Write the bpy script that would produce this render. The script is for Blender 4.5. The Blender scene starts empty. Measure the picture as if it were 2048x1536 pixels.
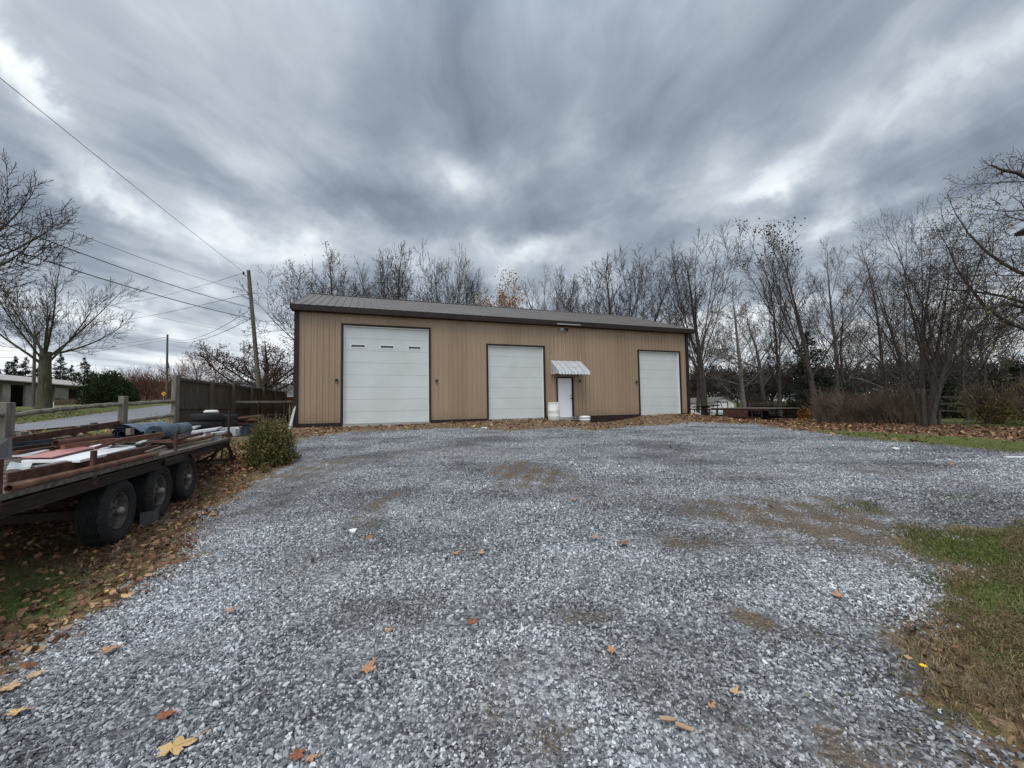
import bpy, bmesh, math, random
import numpy as np
from mathutils import Vector, Matrix
PI = math.pi
rs = random.Random(7)
NR = np.random.default_rng(11)
scene = bpy.context.scene
COL = scene.collection

# ------------------------------------------------------------------ camera model
F = 800.0
_p = math.atan(.05); _r = .0155
CF = np.array([0, math.cos(_p), math.sin(_p)])
_r0 = np.array([1., 0, 0]); _u0 = np.array([0, -math.sin(_p), math.cos(_p)])
CR = math.cos(_r)*_r0 - math.sin(_r)*_u0
CU = math.sin(_r)*_r0 + math.cos(_r)*_u0
CP = np.array([0, 0, 1.6])
def ray(px, py): return CF + (px-1024)/F*CR - (py-768)/F*CU
def W(px, py, D):
    d = ray(px, py); return CP + d*(D/d[1])
def Pz(px, py, z):
    d = ray(px, py); return CP + d*((z-CP[2])/d[2])
cam = bpy.data.cameras.new('camera'); co = bpy.data.objects.new('camera', cam); COL.objects.link(co)
cam.sensor_width = 36; cam.lens = 800/2048*36; cam.clip_end = 3000; cam.clip_start = .05
co.matrix_world = Matrix(((CR[0], CU[0], -CF[0], CP[0]), (CR[1], CU[1], -CF[1], CP[1]), (CR[2], CU[2], -CF[2], CP[2]), (0, 0, 0, 1)))
scene.camera = co

# ------------------------------------------------------------------ terrain
CTL = [(0,0,0),(-3,0,-.08),(3,0,.02),(0,-6,-.2),(0,5,.22),(0,10,.48),(-3,8,.33),(4,8,.33),
 (-5.3,5.4,-.16),(-6.07,7.5,-.09),(-4,2.5,-.12),(-7.5,5,-.05),(-6.2,10.2,.25),(-8.9,16.3,.77),(-3,18.6,.8),(2.7,20.8,.80),(10.4,23.7,.80),(-4,14,.66),(4,16,.60),(3.9,20.9,.60),(5.3,21.5,.60),(6.6,22.0,.72),(4.2,20.2,.56),(5.6,20.6,.58),(7,22.1,.80),(1.4,20.0,.84),(-1,19.2,.84),
 (-11.05,13,.85),(-8.6,6.8,.38),(-9.6,9.9,.62),(-14.1,24.8,1.0),(-17.4,14,.86),(-20.5,24,1.2),(-25.8,20.8,.9),(-30.3,35.5,1.89),(-30,10,.7),
 (-38.6,33,1.8),(-56,44,2.1),(-62,60,2.6),(-38,60,2.3),(-35,35,1.95),(-52,60,3.0),(-100,100,4.5),(-60,20,1.6),(-15,40,1.2),(0,40,.8),(10,40,.5),
 (11,9,.42),(11,14,.45),(14,20,.42),(17,22,.48),(15.5,15,.5),(12,25,.5),(3.8,3,.1),(8,5,.3),(30,60,-.4),(60,60,-.6),(100,100,-1),(0,120,1),(0,-25,-.6),(25,-10,.3),(30,20,.4),
 (-20,0,.3),(-22,-18,0),(25,30,.1),(40,30,.2)]
_A = np.array(CTL, float)
def _phi(r): return r*r*np.log(np.maximum(r, 1e-6))
_n = len(_A)
_K = _phi(np.hypot(_A[:, None, 0]-_A[None, :, 0], _A[:, None, 1]-_A[None, :, 1])) + np.eye(_n)*.12
_P = np.c_[np.ones(_n), _A[:, :2]]
_S = np.linalg.solve(np.block([[_K, _P], [_P.T, np.zeros((3, 3))]]), np.r_[_A[:, 2], 0, 0, 0])
def zt(x, y):
    x = np.asarray(x, float); y = np.asarray(y, float)
    sh = x.shape; x = x.ravel(); y = y.ravel(); out = np.zeros(len(x))
    r = np.hypot(x, y); k = np.minimum(1, 120/np.maximum(r, 1)); xx = x*k; yy = y*k
    for i in range(0, len(x), 20000):
        a = xx[i:i+20000]; b = yy[i:i+20000]
        out[i:i+20000] = _phi(np.hypot(a[:, None]-_A[None, :, 0], b[:, None]-_A[None, :, 1]))@_S[:_n] + _S[_n] + _S[_n+1]*a + _S[_n+2]*b
    out = np.clip(out, -2.5, 6)
    return out.reshape(sh)
def z1(x, y): return float(zt(np.array([x]), np.array([y]))[0])
_tt = np.concatenate([np.linspace(.8, 12, 700), np.linspace(12, 150, 1800)[1:]])
def G(px, py):                       # the ground point seen in that direction
    d = ray(px, py); d = d/d[1]
    P = CP[None]+_tt[:, None]*d[None]
    s = P[:, 2]-zt(P[:, 0], P[:, 1])
    i = np.argmax(s < 0)
    if s[i] >= 0: i = len(_tt)-1
    a = s[i-1]/(s[i-1]-s[i]+1e-12) if i > 0 else 0
    t = _tt[i-1]+(_tt[i]-_tt[i-1])*a
    q = CP+t*d; return np.array([q[0], q[1], z1(q[0], q[1])])
def GB(px, py, D):                   # ground point at distance D below that pixel
    q = W(px, py, D); return np.array([q[0], q[1], z1(q[0], q[1])])

# ------------------------------------------------------------------ mesh building
def nrm(v):
    v = np.asarray(v, float); return v/max(np.linalg.norm(v), 1e-9)
class MB:
    def __init__(s): s.v = []; s.f = []; s.n = 0
    def add(s, V, Fc):
        V = np.asarray(V, float).reshape(-1, 3); s.v.append(V)
        s.f += [tuple(i+s.n for i in f) for f in Fc]; s.n += len(V); return s
    def box(s, c, size, X=(1,0,0), Y=(0,1,0), Z=(0,0,1), jit=0):
        X = nrm(X); Y = nrm(Y); Z = nrm(Z); c = np.asarray(c, float); a, b, e = [q/2 for q in size]
        V = [c+X*a*i+Y*b*j+Z*e*k for k in (-1, 1) for j in (-1, 1) for i in (-1, 1)]
        if jit: V = [v+NR.normal(0, jit, 3) for v in V]
        return s.add(V, [(0,2,3,1),(4,5,7,6),(0,1,5,4),(2,6,7,3),(0,4,6,2),(1,3,7,5)])
    def bar(s, p0, p1, w, h, up=(0,0,1)):
        p0 = np.asarray(p0, float); p1 = np.asarray(p1, float); d = nrm(p1-p0); x = nrm(np.cross(d, up)); z = np.cross(x, d)
        return s.box((p0+p1)/2, (w, np.linalg.norm(p1-p0), h), x, d, z)
    def tube(s, pts, rad, k=8, caps=True):
        pts = np.asarray(pts, float); n = len(pts); rad = np.ones(n)*rad
        d = np.gradient(pts, axis=0); d = d/np.maximum(np.linalg.norm(d, axis=1, keepdims=True), 1e-9)
        ref = np.array([0, 0, 1.]) if abs(d[:, 2]).mean() < .8 else np.array([1., 0, 0])
        a = np.cross(d, ref); a /= np.maximum(np.linalg.norm(a, axis=1, keepdims=True), 1e-9); b = np.cross(d, a)
        th = np.arange(k)*2*PI/k
        V = pts[:, None]+rad[:, None, None]*(np.cos(th)[None, :, None]*a[:, None]+np.sin(th)[None, :, None]*b[:, None])
        fc = [(i*k+j, i*k+(j+1) % k, (i+1)*k+(j+1) % k, (i+1)*k+j) for i in range(n-1) for j in range(k)]
        if caps: fc += [tuple(range(k-1, -1, -1)), tuple((n-1)*k+j for j in range(k))]
        return s.add(V, fc)
    def lathe(s, prof, c=(0,0,0), X=(1,0,0), Y=(0,1,0), Z=(0,0,1), k=24):
        X = nrm(X); Y = nrm(Y); Z = nrm(Z); c = np.asarray(c, float); th = np.arange(k)*2*PI/k
        V = np.array([[c+X*r*math.cos(t)+Y*r*math.sin(t)+Z*z for t in th] for r, z in prof]); n = len(prof)
        return s.add(V, [(i*k+j, i*k+(j+1) % k, (i+1)*k+(j+1) % k, (i+1)*k+j) for i in range(n-1) for j in range(k)])
    def quad(s, *p): return s.add(p, [tuple(range(len(p)))])
    def slab(s, poly, th):           # polygon given thickness downward
        P = np.asarray(poly, float); n = len(P); Q = P-np.array([0, 0, th])
        return s.add(np.r_[P, Q], [tuple(range(n)), tuple(range(2*n-1, n-1, -1))]+[(i, i+n, (i+1) % n+n, (i+1) % n) for i in range(n)])
    def build(s, name, mat, parent=None, smooth=False, bevel=0, loc=None):
        V = np.concatenate(s.v); 
        if loc is not None: V = V-np.asarray(loc)
        me = bpy.data.meshes.new(name); me.from_pydata(V.tolist(), [], s.f); me.update()
        if smooth: me.shade_smooth()
        if mat: me.materials.append(mat)
        o = bpy.data.objects.new(name, me); COL.objects.link(o)
        if loc is not None: o.location = loc
        if bevel:
            m = o.modifiers.new('bevel', 'BEVEL'); m.width = bevel; m.segments = 2; m.limit_method = 'ANGLE'
        if parent is not None:
            o.parent = parent
            if loc is None: o.matrix_parent_inverse = Matrix.Translation(parent.location).inverted() if parent.rotation_euler.z == 0 else parent.matrix_world.inverted()
        return o
def npmesh(name, V, Fa, mat, parent=None, attr=None, smooth=False):
    """V (n,3); Fa (m,k) equal-size faces, or list of such arrays; attr {name: per-face array}"""
    Fs = Fa if isinstance(Fa, list) else [Fa]
    me = bpy.data.meshes.new(name); V = np.ascontiguousarray(V, dtype=np.float32)
    me.vertices.add(len(V)); me.vertices.foreach_set('co', V.ravel())
    loops = np.concatenate([f.ravel() for f in Fs]).astype(np.int32)
    cnt = np.concatenate([np.full(len(f), f.shape[1], np.int32) for f in Fs])
    me.loops.add(len(loops)); me.loops.foreach_set('vertex_index', loops)
    me.polygons.add(len(cnt)); me.polygons.foreach_set('loop_start', np.r_[0, np.cumsum(cnt)[:-1]].astype(np.int32))
    me.update(calc_edges=True)
    if attr:
        for k, a in attr.items():
            at = me.attributes.new(k, 'FLOAT', 'FACE' if len(a) == len(cnt) else 'POINT'); at.data.foreach_set('value', np.asarray(a, np.float32))
    if not smooth: me.shade_flat()
    else: me.shade_smooth()
    if mat: me.materials.append(mat)
    o = bpy.data.objects.new(name, me); COL.objects.link(o)
    if parent is not None: o.parent = parent; o.matrix_parent_inverse = Matrix.Translation(parent.location).inverted()
    return o
def tag(o, label=None, cat=None, group=None, kind=None):
    if label: o['label'] = label
    if cat: o['category'] = cat
    if group: o['group'] = group
    if kind: o['kind'] = kind
    return o
def thing(name, loc, label, cat, group=None):
    o = bpy.data.objects.new(name, None); COL.objects.link(o); o.location = Vector([float(q) for q in loc]); o.empty_display_size = .2
    return tag(o, label, cat, group)
def copy_tree(o, parent=None):
    c = o.copy(); COL.objects.link(c); c.parent = parent
    if parent is not None: c.matrix_parent_inverse = o.matrix_parent_inverse.copy()
    for ch in list(o.children): copy_tree(ch, c)
    return c

# ------------------------------------------------------------------ materials
class NT:
    def __init__(s, nt): s.t = nt
    def n(s, ty, **kw):
        nd = s.t.nodes.new(ty)
        for k, v in kw.items(): setattr(nd, k, v)
        return nd
    def put(s, sock, v):
        if isinstance(v, bpy.types.NodeSocket): s.t.links.new(v, sock)
        elif isinstance(v, (tuple, list)) and len(v) == 3 and sock.type == 'RGBA': sock.default_value = (*v, 1)
        else: sock.default_value = v
    def m(s, op, *a, clamp=False):
        nd = s.n('ShaderNodeMath', operation=op, use_clamp=clamp)
        for i, v in enumerate(a): s.put(nd.inputs[i], v)
        return nd.outputs[0]
    def vm(s, op, *a):
        nd = s.n('ShaderNodeVectorMath', operation=op)
        for i, v in enumerate(a):
            if op == 'SCALE' and i == 1: s.put(nd.inputs['Scale'], v)
            else: s.put(nd.inputs[i], v)
        return nd.outputs['Value' if op in ('LENGTH', 'DOT_PRODUCT') else 'Vector']
    def xyz(s, x, y, z):
        nd = s.n('ShaderNodeCombineXYZ')
        for i, v in enumerate((x, y, z)): s.put(nd.inputs[i], v)
        return nd.outputs[0]
    def sep(s, v):
        nd = s.n('ShaderNodeSeparateXYZ'); s.put(nd.inputs[0], v); return nd.outputs
    def noise(s, vec, scale=1, detail=5, rough=.5, dist=0, out='Fac'):
        nd = s.n('ShaderNodeTexNoise'); s.put(nd.inputs['Vector'], vec)
        for k, v in (('Scale', scale), ('Detail', detail), ('Roughness', rough), ('Distortion', dist)): nd.inputs[k].default_value = v
        return nd.outputs[out]
    def vor(s, vec, scale=1, out='Color', feature='F1'):
        nd = s.n('ShaderNodeTexVoronoi', feature=feature); s.put(nd.inputs['Vector'], vec); nd.inputs['Scale'].default_value = scale
        return nd.outputs[out]
    def ramp(s, f, stops, interp='LINEAR'):
        nd = s.n('ShaderNodeValToRGB'); r = nd.color_ramp; r.interpolation = interp; s.put(nd.inputs[0], f)
        while len(r.elements) < len(stops): r.elements.new(1)
        for e, (p, c) in zip(r.elements, stops):
            e.position = p; e.color = (*c, 1) if isinstance(c, (tuple, list)) else (c, c, c, 1)
        return nd.outputs[0]
    def mix(s, f, a, b, mode='MIX'):
        nd = s.n('ShaderNodeMix', data_type='RGBA', blend_type=mode)
        s.put(nd.inputs[0], f); s.put(nd.inputs[6], a); s.put(nd.inputs[7], b); return nd.outputs[2]
    def ss(s, x, a, b):              # smoothstep
        nd = s.n('ShaderNodeMapRange', interpolation_type='SMOOTHSTEP'); s.put(nd.inputs[0], x); nd.inputs[1].default_value = a; nd.inputs[2].default_value = b
        return nd.outputs[0]
    def attr(s, name):
        return s.n('ShaderNodeAttribute', attribute_name=name).outputs['Fac']
    def bump(s, h, strength=.5, dist=.02, normal=None):
        nd = s.n('ShaderNodeBump'); s.put(nd.inputs['Height'], h); nd.inputs['Strength'].default_value = strength; nd.inputs['Distance'].default_value = dist
        if normal is not None: s.put(nd.inputs['Normal'], normal)
        return nd.outputs[0]
def newmat(name):
    m = bpy.data.materials.new(name); m.use_nodes = True; t = m.node_tree
    for nd in list(t.nodes):
        if nd.type != 'OUTPUT_MATERIAL': t.nodes.remove(nd)
    N = NT(t); b = N.n('ShaderNodeBsdfPrincipled'); t.links.new(b.outputs[0], t.nodes['Material Output'].inputs[0])
    return m, N, b
def mat(name, c1, c2=None, c3=None, scale=3, rough=.7, metal=0, stretch=(1,1,1), bump=.15, bscale=40, bdist=.004, spec=.3, grime=0, detail=6):
    m, N, b = newmat(name)
    tc = N.n('ShaderNodeTexCoord').outputs['Object']
    v = N.vm('MULTIPLY', tc, stretch)
    c2 = c2 or tuple(q*.8 for q in c1); c3 = c3 or tuple(q*.6+.4*w for q, w in zip(c2, c1))
    f = N.noise(v, scale, detail, .62)
    col = N.ramp(f, [(.33, c3), (.5, c1), (.67, c2)])
    if grime:
        g = N.noise(v, scale*.35, 4, .6); col = N.mix(N.m('MULTIPLY', N.ss(g, .5, .75), grime), col, tuple(q*.35 for q in c1))
    N.put(b.inputs['Base Color'], col); b.inputs['Metallic'].default_value = metal
    N.put(b.inputs['Roughness'], N.m('ADD', rough-.1, N.m('MULTIPLY', f, .2))); b.inputs['Specular IOR Level'].default_value = spec
    if bump: N.put(b.inputs['Normal'], N.bump(N.noise(v, bscale, 4, .6), bump, bdist))
    return m
M = {}
M['tan'] = mat('tan_steel', (.345,.25,.168), (.325,.235,.158), (.365,.27,.185), scale=.6, rough=.5, bump=.04, bscale=6, bdist=.003, stretch=(1,1,.35), spec=.4)
M['trim'] = mat('brown_trim', (.024,.016,.014), (.02,.013,.012), scale=2, rough=.6, bump=.03, spec=.2)
M['roof'] = mat('roof_steel', (.115,.099,.090), (.10,.087,.080), (.132,.115,.106), scale=.8, rough=.42, bump=.04, spec=.5)
M['door'] = mat('door_white', (.55,.57,.56), (.52,.535,.51), (.58,.60,.595), scale=.7, rough=.5, bump=.03, grime=.12)
M['whitepaint'] = mat('white_paint', (.72,.73,.74), (.68,.69,.70), scale=2, rough=.5, bump=.03)
M['glassdark'] = mat('dark_glass', (.012,.014,.016), scale=2, rough=.12, bump=0, spec=.6)
M['black'] = mat('black_plastic', (.012,.012,.013), scale=3, rough=.5, bump=.03)
M['alu'] = mat('aluminium', (.62,.65,.67), (.5,.53,.55), (.72,.75,.76), scale=4, rough=.38, metal=.5, bump=.06, grime=.2)
M['conc'] = mat('concrete', (.30,.295,.27), (.24,.23,.21), (.35,.34,.31), scale=5, rough=.9, bump=.3, bscale=60, bdist=.006)
M['block'] = mat('dark_block', (.075,.078,.08), (.055,.056,.058), scale=6, rough=.95, bump=.5, bscale=90, bdist=.006)
M['rust'] = mat('rusty_steel', (.075,.032,.022), (.115,.055,.036), (.04,.02,.015), scale=9, rough=.85, bump=.3, bscale=70, bdist=.003)
M['rust2'] = mat('orange_rust', (.15,.07,.042), (.09,.04,.026), (.21,.11,.068), scale=7, rough=.85, bump=.25, bscale=60, bdist=.003)
M['darkrust'] = mat('dark_rust', (.03,.017,.014), (.045,.025,.02), (.018,.012,.011), scale=8, rough=.8, bump=.3, bscale=60, bdist=.003)
M['deck'] = mat('weathered_deck', (.115,.098,.08), (.18,.155,.13), (.055,.045,.037), scale=6, rough=.9, bump=.5, bscale=30, bdist=.006, stretch=(3,3,3))
M['wood'] = mat('grey_wood', (.16,.142,.118), (.21,.19,.16), (.085,.07,.055), scale=5, rough=.9, bump=.5, bscale=25, bdist=.006, stretch=(4,4,.5))
M['fence'] = mat('fence_wood', (.075,.06,.046), (.115,.095,.075), (.038,.03,.024), scale=4, rough=.9, bump=.4, bscale=25, bdist=.004, stretch=(6,6,.4))
M['rail'] = mat('mossy_rail', (.17,.15,.12), (.25,.25,.21), (.085,.068,.05), scale=9, rough=.95, bump=.6, bscale=30, bdist=.01)
M['pole'] = mat('pole_wood', (.09,.078,.058), (.125,.112,.085), (.05,.04,.03), scale=3, rough=.85, bump=.3, bscale=20, stretch=(6,6,.4))
M['rubber'] = mat('rubber', (.014,.0145,.015), (.024,.024,.023), (.015,.015,.015), scale=8, rough=.85, bump=.15, bscale=60, bdist=.002)
M['wheelrust'] = mat('wheel_steel', (.07,.061,.054), (.12,.105,.09), (.035,.029,.025), scale=12, rough=.7, bump=.2)
M['hub'] = mat('hub_cap', (.25,.24,.225), (.16,.15,.14), scale=14, rough=.5, metal=.3)
M['drum'] = mat('dirty_white_plastic', (.66,.66,.62), (.52,.5,.44), (.72,.72,.7), scale=5, rough=.55, bump=.05, grime=.5)
M['bluegrey'] = mat('blue_sheet', (.085,.12,.16), (.15,.19,.225), (.05,.07,.10), scale=5, rough=.5, bump=.1)
M['rollin'] = mat('roll_backing', (.10,.10,.075), (.15,.15,.11), scale=10, rough=.9)
M['navy'] = mat('navy_sheet', (.02,.028,.048), (.06,.072,.09), (.012,.015,.024), scale=3, rough=.4, bump=.1)
M['pink'] = mat('faded_pink', (.45,.19,.185), (.48,.28,.26), scale=5, rough=.6, bump=.05)
M['white'] = mat('weathered_white', (.42,.44,.45), (.30,.31,.32), (.52,.54,.54), scale=5, rough=.55, bump=.05, grime=.5)
M['red'] = mat('red_plastic', (.62,.03,.02), scale=4, rough=.5)
M['bark'] = mat('bark', (.058,.047,.04), (.09,.076,.064), (.034,.028,.025), scale=6, rough=.95, bump=.5, bscale=25, bdist=.015, stretch=(2,2,.5))
M['barkgreen'] = mat('bark_mossy', (.085,.075,.045), (.11,.095,.07), (.045,.04,.028), scale=4, rough=.95, bump=.6, bscale=18, bdist=.02, stretch=(2,2,.5))
M['barkpale'] = mat('bark_pale', (.15,.13,.115), (.22,.2,.18), (.08,.065,.055), scale=3, rough=.9, bump=.3, bscale=18, bdist=.01)
M['twig'] = mat('twigs', (.045,.034,.03), (.065,.05,.043), (.03,.023,.021), scale=1.5, rough=.9, bump=0, spec=.1)
M['twigred'] = mat('twigs_red', (.115,.06,.045), (.09,.05,.04), (.14,.08,.06), scale=1.5, rough=.9, bump=0, spec=.1)
M['twigpale'] = mat('twigs_pale', (.13,.115,.10), (.16,.14,.12), scale=1.5, rough=.9, bump=0, spec=.1)
M['brush'] = mat('brush', (.13,.095,.072), (.19,.14,.105), (.075,.055,.042), scale=1.5, rough=.9, bump=0, spec=.1)
M['wire'] = mat('wire', (.012,.012,.013), scale=1, rough=.6, bump=0)
M['yellow'] = mat('sign_yellow', (.75,.33,.02), scale=2, rough=.5)
M['steel'] = mat('galvanised', (.3,.3,.3), (.24,.24,.24), scale=6, rough=.5, metal=.6)
M['stucco'] = mat('painted_block', (.33,.31,.26), (.4,.39,.34), (.24,.22,.18), scale=.8, rough=.9, bump=.3)
M['shingle'] = mat('pale_shingle', (.36,.33,.30), (.44,.41,.38), (.28,.25,.225), scale=3, rough=.9, bump=.3, stretch=(1,1,3))
M['greyshingle'] = mat('grey_shingle', (.10,.10,.095), (.125,.125,.12), scale=8, rough=.9, bump=.3)
M['brick'] = mat('red_brick', (.22,.075,.045), (.27,.10,.06), scale=9, rough=.9, bump=.3)
M['clapboard'] = mat('white_siding', (.6,.6,.6), (.52,.52,.52), scale=2, rough=.7)
M['pinebark'] = mat('stick_wood', (.34,.23,.14), (.42,.30,.19), scale=20, rough=.8)

def wallmat():
    m, N, b = newmat('tan_steel_wall'); pos = N.n('ShaderNodeNewGeometry').outputs['Position']; x, y, z = N.sep(pos)
    s = N.m('ADD', N.m('MULTIPLY', x, .938), N.m('MULTIPLY', y, .347))           # distance along the wall
    pan = N.sep(N.n('ShaderNodeTexWhiteNoise', noise_dimensions='1D').outputs['Color'] if False else N.vor(N.xyz(N.m('FLOOR', N.m('DIVIDE', s, .9144)), 0, 0), 1.0))[0]
    f = N.noise(N.xyz(N.m('MULTIPLY', s, 1), 0, N.m('MULTIPLY', z, .35)), .9, 6, .6)
    col = N.ramp(N.m('ADD', N.m('MULTIPLY', f, .7), N.m('MULTIPLY', pan, .3)), [(.25, (.25,.172,.110)), (.5, (.285,.20,.13)), (.75, (.312,.223,.148))])
    mud = N.m('MULTIPLY', N.ss(N.m('ADD', z, N.m('MULTIPLY', N.noise(pos, 3.5, 5, .7), -.9)), 1.0, .45), .45)
    col = N.mix(mud, col, (.16,.115,.08))
    st = N.m('MULTIPLY', N.ss(N.noise(N.xyz(N.m('MULTIPLY', s, 9), 0, N.m('MULTIPLY', z, .25)), 1, 5, .65), .60, .78), .3)
    col = N.mix(st, col, (.20,.145,.10))
    N.put(b.inputs['Base Color'], col); b.inputs['Roughness'].default_value = .48; b.inputs['Specular IOR Level'].default_value = .4
    N.put(b.inputs['Normal'], N.bump(N.noise(N.xyz(N.m('MULTIPLY', s, 1.4), 0, z), 1.6, 3, .5), .12, .02)); return m
M['tan'] = wallmat()
def leafmat(name, stops, rough=.75, trans=.25):
    m, N, b = newmat(name)
    f = N.attr('rnd'); col = N.ramp(f, stops)
    pos = N.n('ShaderNodeNewGeometry').outputs['Position']
    col = N.mix(.35, col, N.mix(N.noise(pos, 18, 4, .6), col, (.03, .02, .012)), 'MIX')
    N.put(b.inputs['Base Color'], col); b.inputs['Roughness'].default_value = rough; b.inputs['Specular IOR Level'].default_value = .25
    if trans:
        t = N.n('ShaderNodeBsdfTranslucent'); N.put(t.inputs[0], col)
        mx = N.n('ShaderNodeMixShader'); mx.inputs[0].default_value = trans
        m.node_tree.links.new(b.outputs[0], mx.inputs[1]); m.node_tree.links.new(t.outputs[0], mx.inputs[2])
        m.node_tree.links.new(mx.outputs[0], m.node_tree.nodes['Material Output'].inputs[0])
    return m
M['litter'] = leafmat('leaf_litter', [(0, (.045,.02,.012)), (.25, (.115,.052,.03)), (.55, (.23,.115,.062)), (.82, (.36,.21,.12)), (.95, (.50,.34,.19)), (1, (.62,.42,.16))], trans=0)
M['leafred'] = leafmat('leaf_red', [(0, (.055,.018,.014)), (.5, (.12,.035,.022)), (1, (.22,.085,.035))])
M['leafbrown'] = leafmat('leaf_brown', [(0, (.05,.03,.02)), (.5, (.10,.055,.03)), (1, (.18,.11,.055))])
M['leaforange'] = leafmat('leaf_orange', [(0, (.20,.075,.015)), (.5, (.40,.16,.03)), (1, (.55,.28,.06))])
M['leafwillow'] = leafmat('leaf_willow', [(0, (.15,.11,.04)), (.5, (.23,.19,.07)), (1, (.34,.27,.12))])
M['needle'] = leafmat('needles', [(0, (.010,.016,.010)), (.5, (.022,.034,.02)), (1, (.045,.06,.035))], trans=.05)
M['yew'] = leafmat('yew', [(0, (.010,.02,.007)), (.5, (.025,.048,.013)), (1, (.05,.085,.022))], trans=.1)
M['bush'] = leafmat('bush_leaves', [(0, (.035,.045,.012)), (.4, (.10,.105,.03)), (.7, (.20,.165,.06)), (1, (.38,.27,.11))])
M['grass'] = leafmat('grass_blades', [(0, (.045,.065,.012)), (.5, (.10,.14,.028)), (.8, (.19,.21,.06)), (1, (.38,.32,.17))])
M['drygrass'] = leafmat('dry_grass', [(0, (.08,.055,.028)), (.5, (.20,.14,.07)), (1, (.42,.33,.19))])
def stonemat():
    m, N, b = newmat('gravel_stone'); pos = N.n('ShaderNodeNewGeometry').outputs['Position']
    f = N.m('ADD', N.m('MULTIPLY', N.attr('rnd'), .86), N.m('MULTIPLY', N.noise(pos, 90, 3, .6), .14))
    col = N.ramp(f, [(0, (.045,.047,.052)), (.25, (.14,.146,.157)), (.55, (.305,.315,.332)), (.8, (.485,.497,.515)), (.94, (.70,.71,.72)), (1, (.82,.80,.74))])
    big = N.noise(N.vm('MULTIPLY', pos, (.7, 1.2, .2)), .6, 5, .62)
    col = N.mix(1, col, N.ramp(big, [(.36, .55), (.58, 1.12)]), 'MULTIPLY')
    dirt = N.attr('dirt'); col = N.mix(N.m('MULTIPLY', dirt, .6), col, (.085,.07,.055))
    N.put(b.inputs['Base Color'], col); b.inputs['Roughness'].default_value = .78; b.inputs['Specular IOR Level'].default_value = .35
    N.put(b.inputs['Normal'], N.bump(N.noise(pos, 260, 3, .6), .3, .002))
    return m
M['stone'] = stonemat()
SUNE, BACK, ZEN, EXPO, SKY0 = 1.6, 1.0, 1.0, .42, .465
SKYB = [(20,120,240,38,-42,.34),(210,390,150,38,-45,.32),(440,440,80,40,-35,.16),(560,510,130,36,0,.22),(420,500,80,40,0,.1),(1000,525,150,35,0,.30),(1120,500,130,30,20,.20),(1830,200,380,50,27,.20),(1560,345,150,30,35,.12),(1420,330,130,40,50,.12),(1700,430,150,30,20,.30),(280,590,140,28,0,.22),(915,350,50,80,70,.22),(650,300,60,80,60,.10),
 (1130,390,230,95,42,-.20),(640,230,420,150,-15,-.06),(1950,330,330,60,25,-.16),(80,370,170,70,-25,-.20),(280,640,300,30,0,-.14),(700,420,180,50,0,-.22),(1500,425,220,28,20,-.18),(1300,120,200,120,50,-.08)]
# ------------------------------------------------------------------ zones on the ground (world polygons)
def gp(pts): return np.array([G(*p)[:2] for p in pts])
def sdist(poly, x, y):               # signed distance, + inside
    P = np.asarray(poly); n = len(P); d2 = np.full(x.shape, 1e9); ins = np.zeros(x.shape, bool)
    for i in range(n):
        a = P[i]; b = P[(i+1) % n]; e = b-a; w0 = x-a[0]; w1 = y-a[1]
        t = np.clip((w0*e[0]+w1*e[1])/max(e@e, 1e-9), 0, 1)
        d2 = np.minimum(d2, (w0-e[0]*t)**2+(w1-e[1]*t)**2)
        c = ((a[1] > y) != (b[1] > y)); xx = a[0]+(y-a[1])*(b[0]-a[0])/((b[1]-a[1]) if abs(b[1]-a[1]) > 1e-9 else 1e-9)
        ins ^= c & (x < xx)
    return np.where(ins, 1, -1)*np.sqrt(d2)
LOT = np.concatenate([gp([(60,1345),(160,1262),(290,1185),(400,1112),(398,1072),(445,1012),(540,945),(590,925),(560,900),(610,878),(700,864),(800,860),(930,856),(1010,862),(1120,856),(1190,861),(1290,852),(1380,846),(1500,848),(1640,866),(1780,881),(2048,904)]),
      [[14,8.6],[11,5.2]], gp([(2040,1050),(1900,1052),(1790,1066),(1800,1098),(1850,1122),(1945,1140),(1840,1150),(1860,1200),(1800,1230),(1770,1300),(1830,1390),(1900,1470),(1960,1536)]), [[2.0,1.1],[3,-4],[2,-12],[-3,-12],[-3.2,-3],[-2.6,1.0]]])
GREEN = [gp([(1795,1068),(1900,1056),(2048,1054),(2110,1130),(2110,1330),(2048,1358),(1985,1325),(1915,1260),(1865,1195),(1835,1148),(1950,1140),(1850,1122),(1800,1095)]),
         gp([(1600,868),(1750,880),(2048,905),(2048,882),(1850,871),(1650,860)]),
         gp([(430,905),(470,880),(510,880),(500,905),(440,925)]),
         gp([(0,1130),(130,1110),(180,1160),(150,1230),(60,1250),(-100,1240),(-100,1150)]),
         gp([(600,880),(660,872),(680,880),(640,892)]),
         gp([(1080,925),(1125,928),(1120,945),(1085,945)]), gp([(1870,996),(1920,994),(1925,1002),(1880,1006)]),
         gp([(1655,1290),(1680,1295),(1690,1330),(1660,1330)]), gp([(1655,1360),(1760,1355),(1760,1380),(1660,1385)]),
         gp([(1700,1012),(1740,1008),(1770,1020),(1735,1026)])]
DIRT = []                            # (x, y, rx, ry, angle, amount, kind) soft ellipses: bare soil / leaf scraps in the gravel
def dpatch(px, py, rx, ry, amt):
    c = G(px, py); a = G(px+rx, py); b = G(px, py-ry)
    DIRT.append((c[0], c[1], np.hypot(*(a-c)[:2]), np.hypot(*(b-c)[:2]), math.atan2(a[1]-c[1], a[0]-c[0]), amt))
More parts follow.
